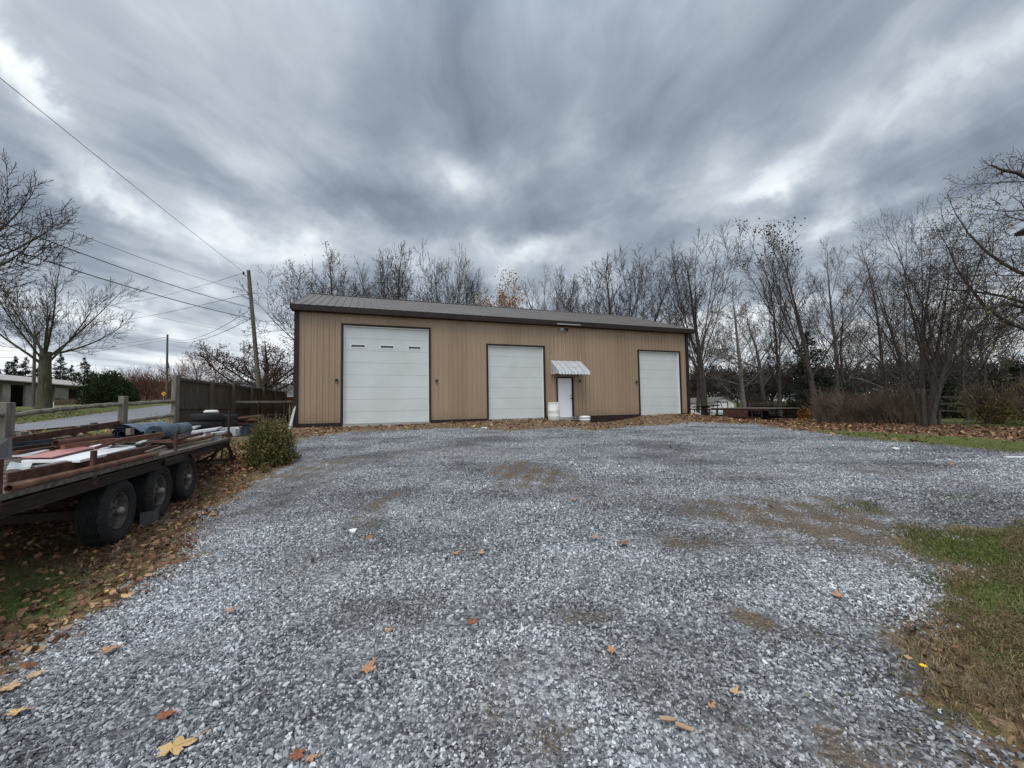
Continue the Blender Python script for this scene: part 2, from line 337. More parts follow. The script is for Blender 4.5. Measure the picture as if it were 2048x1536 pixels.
for a in [(725,1245,42,24,.8),(1150,1232,48,24,.75),(1490,1246,70,22,1.0),(1030,940,60,18,.85),(1085,952,60,22,.8),(1010,962,30,12,.6),(768,1003,24,18,.8),(750,1030,30,20,.8),(725,1052,36,14,.6),(1480,1030,120,34,.8),(1640,1045,170,45,.95),(1400,1090,90,18,.8),(1060,1330,110,50,.55),(1000,1440,150,60,.5),(860,1250,120,40,.4),(1330,1360,180,50,.45),(640,1130,90,30,.35),(950,1030,90,30,.3),(1200,980,160,20,.4),(880,905,200,14,.45),(1450,905,160,10,.4),(1600,1090,200,22,.5),(1680,1012,110,25,.8),
          (1090,1500,90,60,.6),(1500,1450,140,60,.45),(1750,1480,120,60,.7),(1580,1250,60,18,.4),(1000,880,140,8,.35),(850,960,110,35,.3),(1350,1080,70,20,.5),(1500,950,120,14,.4),(1190,1120,60,20,.3),(620,940,50,25,.7),(700,930,60,25,.5),(560,1000,50,30,.5),
          (330,1290,60,18,.3),(1750,1260,60,40,.6),(1860,1320,70,60,.9),(1100,1330,120,40,.35),(900,1420,160,40,.3),(1280,910,160,12,.35),(1700,930,160,12,.3),(1900,960,120,14,.45),(1760,945,60,10,.6)]: dpatch(*a)
def zones(x, y):
    gr = sdist(LOT, x, y); gn = np.full(x.shape, -9.)
    for g in GREEN: gn = np.maximum(gn, sdist(g, x, y))
    gn = np.maximum(gn, np.minimum(-12.2-x-.2585*(y-13), (18-y*0)))   # lawn beyond the fence line
    gn = np.maximum(gn, np.minimum(y-27, 30+y*0)); gn = np.maximum(gn, x-17.5)
    dr = np.zeros(x.shape); xw = x+.11*np.sin(3.1*y+1.7*x)+.06*np.sin(9*x+4*y)+.03*np.sin(21*y-17*x); yw = y+.11*np.sin(2.7*x-1.9*y+1)+.06*np.sin(8*y+5*x)+.03*np.sin(19*x+23*y)
    for cx, cy, rx, ry, an, am in DIRT:
        u = ((xw-cx)*math.cos(an)+(yw-cy)*math.sin(an))/rx; v = (-(xw-cx)*math.sin(an)+(yw-cy)*math.cos(an))/ry
        dr = np.maximum(dr, am*np.clip(1.55-np.sqrt(u*u+v*v), 0, 1)*(.8+.35*np.sin(11*x+3*y)*np.sin(7*y-5*x+2)))
    return gr, gn, dr

# ------------------------------------------------------------------ ground sheet
def axis(lo, hi, step, far, g=1.16):
    a = list(np.arange(lo, hi+1e-6, step)); s = step
    while a[-1] < far: s *= g; a.append(a[-1]+s)
    s = step; b = []; c = lo
    while c > -far: s *= g; c -= s; b.append(c)
    return np.array(b[::-1]+a)
XS = axis(-15, 17, .11, 900); YS = axis(-1, 28, .11, 900)
X, Y = np.meshgrid(XS, YS); Z = zt(X, Y)
gr, gn, dr = zones(X, Y)
_nz = lambda s: (np.sin(X*s*1.3+Y*s*.7)+np.sin(X*s*-.8+Y*s*1.9+2)+np.sin(X*s*2.1-Y*s*.4+4))/3
Z = Z + .018*_nz(1.1)+.008*_nz(4.3)*(np.hypot(X, Y) < 40)
def ground_mat():
    m, N, b = newmat('yard_ground')
    pos = N.n('ShaderNodeNewGeometry').outputs['Position']
    grv = N.attr('grav'); grn = N.attr('green'); drt = N.attr('dirt')
    nb = N.noise(pos, 1.7, 7, .68); ns = N.noise(pos, 9, 5, .7)
    # gravel
    cell = N.vor(pos, 42); cellb = N.sep(cell)[0]
    tone = N.m('ADD', N.m('MULTIPLY', cellb, .8), N.m('MULTIPLY', N.noise(pos, 130, 3, .7), .2))
    gcol = N.ramp(tone, [(0, (.035,.036,.039)), (.3, (.10,.104,.112)), (.6, (.20,.207,.22)), (.85, (.30,.307,.315)), (1, (.55,.55,.54))])
    big = N.noise(N.vm('MULTIPLY', pos, (.7, 1.2, .2)), .6, 5, .62)
    gcol = N.mix(1, gcol, N.ramp(big, [(.36, .5), (.58, 1.12)]), 'MULTIPLY')
    gcol = N.mix(1, gcol, N.ramp(N.noise(pos, 9, 6, .8), [(.32, .62), (.5, 1.05), (.68, 1.75)]), 'MULTIPLY')
    scl = N.noise(pos, 26, 5, .75)
    dm = N.m('MULTIPLY', N.ss(N.m('ADD', drt, N.m('MULTIPLY', N.m('SUBTRACT', scl, .5), 1.6)), .35, .75), N.ss(drt, .0, .25))
    dirtc = N.ramp(N.noise(pos, 33, 5, .7), [(.3, (.055,.048,.04)), (.48, (.105,.085,.064)), (.6, (.175,.125,.082)), (.72, (.26,.195,.13))])
    gcol = N.mix(dm, gcol, dirtc)
    crumb = N.m('MULTIPLY', N.ss(N.noise(pos, 3.1, 6, .75), .60, .70), .45)   # scattered leaf crumbs
    crumb = N.m('MULTIPLY', crumb, N.ss(scl, .5, .6))
    gcol = N.mix(crumb, gcol, (.20,.12,.07))
    # litter and grass
    lc = N.ramp(N.sep(N.vor(N.vm('MULTIPLY', pos, (1, 1, .5)), 17))[0], [(0, (.045,.028,.018)), (.35, (.105,.056,.033)), (.65, (.20,.11,.064)), (.9, (.32,.20,.12)), (1, (.46,.32,.19))])
    lc = N.mix(.45, lc, N.ramp(ns, [(.3, (.05,.04,.02)), (.7, (.20,.14,.07))]))
    gc = N.ramp(N.noise(pos, 23, 6, .75), [(.28, (.03,.045,.011)), (.5, (.085,.115,.027)), (.66, (.15,.165,.05)), (.78, (.25,.215,.11))])
    patch = N.noise(pos, .35, 6, .65)
    gc = N.mix(N.m('MULTIPLY', N.ss(patch, .45, .62), .55), gc, (.19,.16,.08))
    gm = N.ss(N.m('ADD', grn, N.m('MULTIPLY', N.m('SUBTRACT', nb, .5), 1.6)), -.12, .12)
    mixn = N.noise(pos, 2.3, 7, .7)
    lc = N.mix(N.m('MULTIPLY', N.ss(mixn, .50, .62), .65), lc, N.ramp(N.noise(pos, 31, 5, .75), [(.3, (.07,.065,.05)), (.5, (.17,.155,.12)), (.7, (.34,.32,.27))]))
    lc = N.mix(N.m('MULTIPLY', N.ss(mixn, .46, .36), .6), lc, gc)
    veg = N.mix(gm, lc, gc)
    lm = N.ss(N.m('ADD', grv, N.m('ADD', N.m('MULTIPLY', N.m('SUBTRACT', nb, .5), 1.5), N.m('MULTIPLY', N.m('SUBTRACT', ns, .5), .7))), -.1, .1)
    N.put(b.inputs['Base Color'], N.mix(lm, veg, gcol)); b.inputs['Roughness'].default_value = .88; b.inputs['Specular IOR Level'].default_value = .2
    d = N.vor(pos, 42, 'Distance')
    h = N.m('SUBTRACT', N.m('MULTIPLY', ns, .6), N.m('MULTIPLY', d, .8))
    N.put(b.inputs['Normal'], N.bump(h, .75, .03))
    return m
M['ground'] = ground_mat()
nx = len(XS); ny = len(YS)
idx = np.arange(nx*ny).reshape(ny, nx)
FQ = np.stack([idx[:-1, :-1], idx[:-1, 1:], idx[1:, 1:], idx[1:, :-1]], -1).reshape(-1, 4)
fc = (gr[:-1, :-1]+gr[1:, 1:]).ravel()/2
V = np.stack([X, Y, Z], -1).reshape(-1, 3)
def subsheet(name, sel):
    f = FQ[sel]; u, inv = np.unique(f, return_inverse=True)
    o = npmesh(name, V[u], inv.reshape(-1, 4), M['ground'], smooth=True, attr={'grav': np.clip(gr, -3, 3).ravel()[u], 'green': np.clip(gn, -3, 3).ravel()[u], 'dirt': dr.ravel()[u]})
    return tag(o, kind='structure')
subsheet('gravel_yard', fc > 0); subsheet('ground', fc <= 0)

# asphalt lane on the left
def road_mat():
    m, N, b = newmat('road_gravelled'); pos = N.n('ShaderNodeNewGeometry').outputs['Position']
    c = N.ramp(N.noise(pos, 24, 6, .75), [(.3, (.115,.118,.128)), (.55, (.20,.205,.22)), (.75, (.3,.3,.31))])
    c = N.mix(N.m('MULTIPLY', N.ss(N.noise(N.vm('MULTIPLY', pos, (1, .12, 1)), 1.1, 5, .6), .45, .7), .5), c, (.12,.12,.125))
    N.put(b.inputs['Base Color'], c); b.inputs['Roughness'].default_value = .85; N.put(b.inputs['Normal'], N.bump(N.noise(pos, 60, 3), .3, .01)); return m
cl = [(-9,-22),(-11.5,-14),(-13.8,-5),(-17.4,6),(-20.4,14),(-23.6,23),(-26.4,31),(-31,44),(-37,58),(-46,76),(-62,100)]
cl = np.array(cl, float); tq = np.linspace(0, len(cl)-1, 140); pc = np.stack([np.interp(tq, range(len(cl)), cl[:, i]) for i in (0, 1)], 1)
for _ in range(4): pc[1:-1] = (pc[:-2]+pc[1:-1]*2+pc[2:])/4
tn = np.gradient(pc, axis=0); tn /= np.linalg.norm(tn, axis=1, keepdims=True); no = np.stack([-tn[:, 1], tn[:, 0]], 1)
ws = np.linspace(-2.7, 2.7, 11); RV = pc[:, None]+no[:, None]*ws[None, :, None]
RZ = zt(RV[..., 0], RV[..., 1])+.05+.02*(1-(ws/2.7)**2)
ii = np.arange(140*11).reshape(140, 11)
rd = npmesh('road', np.concatenate([RV, RZ[..., None]], -1).reshape(-1, 3), np.stack([ii[:-1, :-1], ii[:-1, 1:], ii[1:, 1:], ii[1:, :-1]], -1).reshape(-1, 4), road_mat(), smooth=True)
tag(rd, kind='structure')

# ------------------------------------------------------------------ loose stones, leaves, blades
def rotmats(n, tilt=1.0):
    q = NR.normal(0, 1, (n, 4)); q[:, 1:3] *= tilt; q /= np.linalg.norm(q, axis=1, keepdims=True); w, x, y, z = q.T
    return np.stack([1-2*(y*y+z*z), 2*(x*y-z*w), 2*(x*z+y*w), 2*(x*y+z*w), 1-2*(x*x+z*z), 2*(y*z-x*w), 2*(x*z-y*w), 2*(y*z+x*w), 1-2*(x*x+y*y)], -1).reshape(n, 3, 3)
def hull(npt, seed):
    r = np.random.default_rng(seed); bm = bmesh.new()
    p = r.normal(0, 1, (npt, 3)); p /= np.linalg.norm(p, axis=1, keepdims=True); p *= np.array([1.15, .85, .62])*r.uniform(.85, 1.1, (npt, 1))
    for q in p: bm.verts.new(q)
    bmesh.ops.convex_hull(bm, input=bm.verts); bmesh.ops.triangulate(bm, faces=bm.faces)
    for v in [v for v in bm.verts if not v.link_faces]: bm.verts.remove(v)
    bm.verts.index_update(); V = np.array([v.co[:] for v in bm.verts]); Fa = np.array([[v.index for v in f.verts] for f in bm.faces]); bm.free()
    return V, Fa
def scatter(protos, P, S, R, rnd):
    Vs = []; Fs = []; A = []; off = 0; pick = NR.integers(0, len(protos), len(P))
    for k, (v, f) in enumerate(protos):
        i = np.where(pick == k)[0]
        if not len(i): continue
        vv = np.einsum('nij,vj->nvi', R[i], v)*S[i][:, None, None] if S.ndim == 1 else np.einsum('nij,nvj->nvi', R[i], v[None]*S[i][:, None, :])
        vv += P[i][:, None]
        Vs.append(vv.reshape(-1, 3)); Fs.append((f[None]+(np.arange(len(i))*len(v))[:, None, None]+off).reshape(-1, f.shape[1])); A.append(np.repeat(rnd[i], len(f))); off += len(i)*len(v)
    return np.concatenate(Vs), np.concatenate(Fs), np.concatenate(A), pick
def wedge(n, d0, d1, side=1.42):
    D = np.sqrt(NR.uniform(d0*d0, d1*d1, n)); x = NR.uniform(-side, side, n)*D; return x, D
def stones(name, n, d0, d1, protos, rlo, rhi, fade=None):
    x, y = wedge(n, d0, d1); g, _, d = zones(x, y)
    nz = (np.sin(x*3.1+y*1.7)+np.sin(-x*2.3+y*4.1+1)+np.sin(x*7.7-y*5.1))/3
    p = np.clip((g+.22*nz+.25)/.4, 0, 1)*(1-.8*np.clip(d-.12, 0, 1)); p = p*(np.interp(y, *fade) if fade else 1); keep = NR.random(n) < p
    x, y, d = x[keep], y[keep], d[keep]; m = len(x)
    S = np.exp(NR.normal(math.log(rlo), .34, m)); S = np.clip(S, rlo*.45, rhi); S *= 1-.45*np.clip(d, 0, 1)
    Pn = np.stack([x, y, zt(x, y)+.018*((np.sin((x*1.3+y*.7)*1.1)+np.sin((-.8*x+1.9*y)*1.1+2)+np.sin((2.1*x-.4*y)*1.1+4))/3)+S*NR.uniform(.05, .5, m)], 1)
    V, Fa, A, pick = scatter(protos, Pn, S, rotmats(m, .35), NR.random(m))
    dd = np.concatenate([np.repeat(d[pick == k], len(protos[k][1])) for k in range(len(protos)) if (pick == k).any()])
    return V, Fa, A, dd
PH = [hull(12, s) for s in range(12)]; PL = [hull(8, s+50) for s in range(8)]; PF = [hull(6, s+80) for s in range(6)]
sets = [stones('a', 135000, 1.35, 4.0, PH, .0088, .021), stones('b', 230000, 3.95, 8.0, PL, .0100, .021, ([6.3, 8], [1, .0])), stones('c', 330000, 6, 24, PF, .0145, .028, ([6, 7.5, 18, 24], [.1, 1, .7, .3]))]
off = 0; Vs = []; Fs = []
for s in sets: Vs.append(s[0]); Fs.append(s[1]+off); off += len(s[0])
o = npmesh('loose_gravel', np.concatenate(Vs), np.concatenate(Fs), M['stone'], attr={'rnd': np.concatenate([s[2] for s in sets]), 'dirt': np.concatenate([s[3] for s in sets])})
tag(o, 'loose blue grey crushed stone spread over the near part of the yard', 'gravel', kind='stuff')

def leafshape(lobes, seed):          # a curled, lobed leaf as a fan of triangles
    r = np.random.default_rng(seed); n = 9 if not lobes else 30
    th = np.linspace(0, 2*PI, n, endpoint=False)
    if lobes: rad = np.array([1., .80, .70, .46, .68, .78])[np.arange(n) % 6]*r.uniform(.9, 1.08, n)*(1-.25*np.abs(np.sin(th/2)))
    else: rad = r.uniform(.6, 1, n)*(.62+.38*np.abs(np.cos(th)))
    x = rad*np.cos(th); y = rad*np.sin(th)*.85; z = .35*r.uniform(.3, 1)*(x*x)*r.choice([1, 1, -.6])+.3*y*y*r.uniform(-.5, 1)+r.uniform(-.06, .1, n)
    V = np.r_[[[0, 0, 0]], np.stack([x, y, z], 1)]; Fa = np.array([[0, i+1, (i+1) % n+1] for i in range(n)]); return V, Fa
LS = [leafshape(False, s) for s in range(7)]; LL = [leafshape(True, s+20) for s in range(5)]
def leaves(n, xy, smin, smax, protos, lift=.02):
    x, y = xy; m = len(x); S = NR.uniform(smin, smax, m)
    P = np.stack([x, y, zt(x, y)+NR.uniform(.004, lift, m)], 1); R = rotmats(m, .28)
    return scatter(protos, P, S, R, NR.random(m)**1.1)
xs = []; ys = []
def addl(x, y, p):
    k = NR.random(len(x)) < p; xs.append(x[k]); ys.append(y[k])
x, y = wedge(110000, 1.5, 12); g, n_, d = zones(x, y)       # bed beside the trailer and right fringe
nz = (np.sin(x*2.1+y*1.1)+np.sin(-x*1.3+y*3.1+1)+np.sin(x*4.7-y*2.1))/3
addl(x, y, np.where(x < 0, np.clip(-g+.12+.25*nz, 0, .55)*np.clip(1.15-.5*(n_ > 0)-.35*np.clip(-g-1.0, 0, 2), .15, 1), np.clip(-g*.5, 0, .05)*(n_ < 0)))
x, y = wedge(110000, 10, 30, 1.35); g, n_, d = zones(x, y)  # beds along the building and under the hedgerow
ly = (y-16.3)-(x+8.9)*.3699
nz = (np.sin(x*2.1+y*1.1)+np.sin(-x*1.3+y*3.1+1)+np.sin(x*4.7-y*2.1))/3
bd = np.where((x > -8) & (x < 11), np.clip(-g+.25+.5*nz, 0, 1)*.24*(ly < 0), 0)+np.where(x >= 8.5, np.clip(-g-.1, 0, 1)*np.where(n_ > -.1, .08, .7)*np.clip((19-x)/3, 0, 1), 0)+np.where(x <= -6, np.clip(-g, 0, 1)*.14, 0)
addl(x, y, bd)
x, y = wedge(2600, 1.6, 20, 1.3); g, n_, d = zones(x, y); addl(x, y, np.where(g > 0, .018+.13*np.clip(d, 0, 1)+.2*np.clip(.9-g, 0, 1), 0))
x = np.concatenate(xs); y = np.concatenate(ys); m = len(x)
sz = NR.uniform(.017, .050, m)*np.where(np.hypot(x, y) > 11, 1.7, 1)
V1, F1, A1, _ = scatter(LS, np.stack([x, y, zt(x, y)+NR.uniform(.004, .04, m)], 1), sz, rotmats(m, .3), NR.random(m)**1.1)
o = npmesh('leaf_litter', V1, F1, M['litter'], attr={'rnd': A1})
tag(o, 'brown fallen leaves drifted along the edges of the gravel and under the hedgerow', 'fallen leaves', kind='stuff')

def blades(x, y, h, w, lean):
    m = len(x); th = NR.uniform(0, 2*PI, m); hh = h*NR.uniform(.5, 1.2, m); ln = lean*NR.uniform(.2, 1, m)*hh
    d = np.stack([np.cos(th), np.sin(th)], 1); s = np.stack([-d[:, 1], d[:, 0]], 1)*w
    b = np.stack([x, y], 1); z = zt(x, y)-.005
    def c(p, zz): return np.concatenate([p, zz[:, None]], 1)
    V = np.stack([c(b-s, z), c(b+s, z), c(b+d*ln[:, None]*.45+s*.7, z+hh*.62), c(b+d*ln[:, None]*.45-s*.7, z+hh*.62), c(b+d*ln[:, None], z+hh*(1-.35*min(lean, 1)))], 1)
    i = (np.arange(m)*5)[:, None]
    return V.reshape(-1, 3), np.concatenate([i+np.array([[0, 1, 2]]), i+np.array([[0, 2, 3]]), i+np.array([[3, 2, 4]])])
x, y = wedge(380000, 1.4, 15, 1.42); xa, ya = wedge(160000, 1.4, 6, 1.42); x = np.r_[x, xa]; y = np.r_[y, ya]; g, n_, d = zones(x, y)
nz = (np.sin(x*5.1+y*3.7)+np.sin(-x*4.3+y*7.1+1)+np.sin(x*9.7-y*6.1))/3
k = (NR.random(len(x)) < np.clip((n_+.15+.18*nz)*3, 0, 1)*np.where(y > 8, .45, 1)*np.where(np.abs(x+1) < 5, .3, 1)) & (x > -13) 
xc, yc = wedge(300000, 1.4, 9, 1.42); kc = xc > 2.0; xc, yc = xc[kc], yc[kc]; gc_, nc_, dc_ = zones(xc, yc); kc = NR.random(len(xc)) < np.clip((nc_+.1+.2*np.sin(xc*6+yc*4)*np.sin(yc*7-xc*3))*2, 0, .8); xc, yc = xc[kc], yc[kc]; mc = len(xc)
Vc, Fc, Ac, _ = scatter(LS, np.stack([xc, yc, zt(xc, yc)+NR.uniform(.01, .04, mc)], 1), NR.uniform(.006, .013, mc), rotmats(mc, .5), NR.random(mc)*.75)
tag(npmesh('clover', Vc, Fc, M['grass'], attr={'rnd': Ac}), 'low green clover and weeds covering the bank at the right', 'clover', kind='stuff')
a, b_ = blades(x[k], y[k], .045, .0028, .9)
r_ = NR.random(k.sum()); o = npmesh('grass', a, b_, M['grass'], attr={'rnd': np.tile(r_, 3)})
tag(o, 'short green grass and clover growing at the edges of the yard', 'grass', kind='stuff')
x2, y2 = wedge(800000, 1.3, 5.2, 1.42); kx = x2 > 1.6; x2, y2 = x2[kx], y2[kx]; x3, y3 = wedge(330000, 4, 14, 1.42); k3 = x3 < -3; x = np.r_[x2, x3[k3]]; y = np.r_[y2, y3[k3]]; g, n_, d = zones(x, y); nz = (np.sin(x*5.1+y*3.7)+np.sin(-x*4.3+y*7.1+1)+np.sin(x*9.7-y*6.1))/3
k = (NR.random(len(x)) < np.where(x > 0, np.clip((-g+.02+.3*nz)*1.0, 0, .5)*(.55+.45*np.sin(x*3+y*2)*np.sin(y*4-x))*(y < 6)*(n_ < .25), np.clip((-g+.15*nz)*1.2, 0, .5)*(y < 14)*(x > -10)))
a, b_ = blades(x[k], y[k], .062, .0024, 1.7)
r_ = NR.random(k.sum()); o = npmesh('dry_grass', a, b_, M['drygrass'], attr={'rnd': np.tile(r_, 3)})
tag(o, 'matted straw coloured dead grass beside the gravel', 'dry grass', kind='stuff')
# ------------------------------------------------------------------ main building
BA = math.radians(20.3); BU = np.array([math.cos(BA), math.sin(BA), 0]); BV = np.array([-math.sin(BA), math.cos(BA), 0]); BZ = np.array([0, 0, 1.])
B0 = np.array([-8.89, 16.28, 0])
def B(s, t, z): return B0+BU*s+BV*t+BZ*z
L0, L1, DEP, ZB, ZE = .08, 20.42, 11.6, .62, 5.62
bld = thing('pole_building', B((L0+L1)/2, DEP/2, .8), 'long tan ribbed steel garage with brown trim, three white overhead doors and a metal roof', 'garage')
OPEN = [(1.84, 5.47, .84, 5.08), (8.26, 11.2, .86, 4.45), (11.93, 12.81, .86, 2.90), (17.02, 19.86, .85, 4.45)]
def ribwall(mb, P0, U, Nn, length, z0f, z1f, opens=(), pitch=.2286, mat_=None):
    """ribbed sheet: P0 start, U along, Nn outward"""
    pts = [(0, 0)]; k = 0
    while k*pitch < length:
        a = k*pitch+.03; ribs = [(a, 0), (a+.009, .026), (a+.040, .026), (a+.049, 0)]
        ribs += [(a+.125, 0), (a+.129, .006), (a+.141, .006), (a+.145, 0)]
        pts += ribs; k += 1
    pts = [p for p in pts if p[0] < length-.001]+[(length, 0)]
    for o in opens:
        for e in o[:2]:
            pts = [p for p in pts if abs(p[0]-e) > .02]+[(e, 0)]
    pts.sort()
    for (a, da), (b, db) in zip(pts[:-1], pts[1:]):
        m_ = (a+b)/2; segs = [(z0f, z1f)]
        for o in opens:
            if o[0] < m_ < o[1]: segs = [q for q in [(z0f, o[2]), (o[3], z1f)] if (q[1](0) if callable(q[1]) else q[1]) > q[0]+.02]
        for lo, hi in segs:
            ha = hi(a) if callable(hi) else hi; hb = hi(b) if callable(hi) else hi
            A = P0+U*a+Nn*da; Bq = P0+U*b+Nn*db
            mb.quad([*A[:2], lo], [*Bq[:2], lo], [*Bq[:2], hb], [*A[:2], ha])
mb = MB(); ops = [(a-L0, b-L0, c, d) for a, b, c, d in OPEN]
ribwall(mb, B(L0, 0, 0), BU, -BV, L1-L0, .92, ZE, ops)
ribwall(mb, B(L1, DEP, 0), -BU, BV, L1-L0, .92, ZE)
gz = lambda a: ZE+min(a, DEP-a)*.335
ribwall(mb, B(L1, 0, 0), BV, BU, DEP, .92, gz); ribwall(mb, B(L0, DEP, 0), -BV, -BU, DEP, .92, gz)
mb.build('wall', M['tan'], bld)
for o in OPEN:                       # dark lining closes the openings behind the doors
    mb = MB(); c = B((o[0]+o[1])/2, .32, (o[2]+o[3])/2); mb.box(c, (o[1]-o[0]+.2, .02, o[3]-o[2]+.2), BU, BV); mb.build('door_backing', M['black'], bld)
# roof with ribs
mb = MB(); OV = .34; rz = ZE+.06; slope = .335; half = DEP/2; ey = ZE+.15
def roofside(sgn):
    pts = []; k = 0; a0, a1 = L0-.18, L1+.42
    while a0+k*.3048 < a1-.06:
        a = a0+k*.3048; pts += [(a, 0), (a+.018, .034), (a+.055, .034), (a+.073, 0), (a+.15, 0), (a+.158, .005), (a+.175, .005), (a+.183, 0)]; k += 1
    pts.append((a1, 0))
    for (a, da), (b, db) in zip(pts[:-1], pts[1:]):
        def q(s, t, d): return B(s, t, ey+(t+OV if sgn > 0 else DEP+OV-t)*slope+d)
        t0, t1 = (-OV, half) if sgn > 0 else (DEP+OV, half)
        mb.quad(q(a, t0, da), q(b, t0, db), q(b, t1, db), q(a, t1, da))
roofside(1); roofside(-1)
roof = mb.build('roof', M['roof'], bld)
pk = ey+(half+OV)*slope
mb = MB()
for sg in (-1, 1): mb.add([B(L0-.2, half, pk+.05), B(L1+.44, half, pk+.05), B(L1+.44, half+sg*.17, pk-.01), B(L0-.2, half+sg*.17, pk-.01)], [(0, 1, 2, 3)])
mb.build('ridge_cap', M['roof'], roof)
mb = MB()                            # fascia, soffit, rake boards
mb.box(B((L0+L1)/2+.12, -OV-.0, ey-.10), (L1-L0+.64, .03, .235), BU, BV)
mb.box(B((L0+L1)/2+.12, -OV/2+.02, ey-.205), (L1-L0+.6, OV+.02, .02), BU, BV)
mb.box(B((L0+L1)/2+.12, DEP+OV, ey-.10), (L1-L0+.64, .03, .235), BU, BV)
for s_ in (L0-.20, L1+.44):
    for a, b in (((-OV, 0), (half, 0)), ((DEP+OV, 0), (half, 0))):
        mb.bar(B(s_, a[0], ey-.09), B(s_, b[0], pk-.09), .035, .2)
mb.build('fascia', M['trim'], bld)
for s_, t_ in ((L0, 0), (L1, 0), (L0, DEP), (L1, DEP)): mb = MB(); mb.box(B(s_, t_, (ZE+.3)/2+.12), (.17, .17, ZE-.24), BU, BV); mb.build('corner_trim', M['trim'], bld)
ed = [L0]+[q for o in OPEN for q in o[:2]]+[L1]
for a, b in zip(ed[::2], ed[1::2]): mb = MB(); mb.box(B((a+b)/2, -.005, .70), (b-a, .05, .46), BU, BV); mb.build('base_board', M['trim'], bld)
for s_ in (L0, L1): mb = MB(); mb.box(B(s_, DEP/2, .7), (.05, DEP, .46), BU, BV); mb.build('base_board', M['trim'], bld)
def garage_door(o, windows=None, secs=8, nm=''):
    a, b, c, d = o; w = b-a
    mb = MB(); t = .11; h = (d-c)/secs
    for i in range(secs):
        z0 = c+i*h+.003; z1_ = c+(i+1)*h-.003; n = 10; zz = np.linspace(z0, z1_, n*2+1)
        for j in range(n*2):
            off = .0 if j % 2 == 0 else .0035
            mb.quad(B(a+.03, t-off, zz[j]), B(b-.03, t-off, zz[j]), B(b-.03, t-off, zz[j+1]), B(a+.03, t-off, zz[j+1]))
            if j: mb.quad(B(a+.03, t, zz[j]), B(b-.03, t, zz[j]), B(b-.03, t-.0035, zz[j]), B(a+.03, t-.0035, zz[j]))
    g = mb.build('garage_door', M['door'], bld)
    mb = MB()
    for e, sg in ((a, 1), (b, -1)): mb.box(B(e+sg*.035, .055, (c+d)/2), (.03, .10, d-c-.02), BU, BV)
    mb.box(B((a+b)/2, .055, d-.03), (w-.1, .10, .03), BU, BV); mb.build('weather_strip', M['whitepaint'], g)
    mb = MB(); mb.box(B((a+b)/2, .09, c+.012), (w-.06, .03, .035), BU, BV); mb.build('bottom_seal', M['steel'], g)
    mb = MB()
    for e, sg in ((a, -1), (b, 1)): mb.box(B(e+sg*.03, -.012, (c+d)/2+.03), (.075, .075, d-c+.09), BU, BV); mb.box(B(e-sg*.005, .055, (c+d)/2), (.03, .15, d-c), BU, BV)
    mb.box(B((a+b)/2, -.015, d+.035), (w-.02, .07, .07), BU, BV); mb.build('door_frame', M['trim'], bld)
    for (p, q) in (windows or []):
        mb = MB(); z = 4.215
        for zz_ in (z-.065, z+.065): mb.box(B((p+q)/2, t-.012, zz_), (q-p+.09, .02, .035), BU, BV)
        for e in (p-.028, q+.028): mb.box(B(e, t-.012, z), (.035, .02, .095), BU, BV)
        wf = mb.build('window_frame', M['whitepaint'], g); mb = MB(); mb.box(B((p+q)/2, t-.008, z), (q-p+.02, .006, .096), BU, BV); mb.build('window_pane', M['glassdark'], wf)
    return g
garage_door(OPEN[0], [(2.17, 2.70), (3.37, 3.90), (4.57, 5.08)]); garage_door(OPEN[1], secs=7); garage_door(OPEN[3], secs=7)
a, b, c, d = OPEN[2]                 # entry door
mb = MB(); mb.box(B((a+b)/2, .05, (c+d)/2), (b-a-.05, .045, d-c-.03), BU, BV); ed_ = mb.build('entry_door', M['whitepaint'], bld, bevel=.004)
mb = MB(); kx = B(b-.09, -.02, c+.98); mb.lathe([(0, .03), (.03, .025), (.032, .005), (.014, -.01), (.014, -.045), (.033, -.05), (.034, -.054), (0, -.056)], kx, BU, BZ, -BV, 16)
mb.build('door_knob', M['glassdark'], ed_, smooth=True); mb = MB(); mb.lathe([(0, .012), (.026, .01), (.028, -.03), (0, -.031)], B(b-.09, .0, c+1.14), BU, BZ, -BV, 14); mb.build('deadbolt', M['glassdark'], ed_, smooth=True)
mb = MB()
for e, sg in ((a, -1), (b, 1)): mb.box(B(e+sg*.012, -.012, (c+d)/2+.02), (.055, .10, d-c+.04), BU, BV)
mb.box(B((a+b)/2, -.014, d+.02), (b-a-.03, .10, .05), BU, BV); mb.build('door_frame', M['trim'], bld)
mb = MB(); mb.box(B((a+b)/2+.02, -.02, c-.02), (b-a+.04, .16, .04), BU, BV); mb.build('threshold', M['steel'], bld)
# wall boxes / small lamps beside doors
for s_, z_ in ((1.60, 2.70), (5.80, 2.70), (16.80, 2.70), (13.24, 2.74)):
    mb = MB(); mb.box(B(s_, -.045, z_), (.10, .07, .14), BU, BV); mb.box(B(s_, -.085, z_+.03), (.06, .04, .05), BU, BV)
    x_ = mb.build('wall_lamp', M['black'], bld, bevel=.008)
    mb = MB(); mb.lathe([(0, 0), (.028, -.005), (.03, -.03), (.018, -.055), (0, -.06)], B(s_, -.07, z_-.03), BU, BV, BZ, 12); mb.build('lamp_glass', M['hub'], x_, smooth=True)
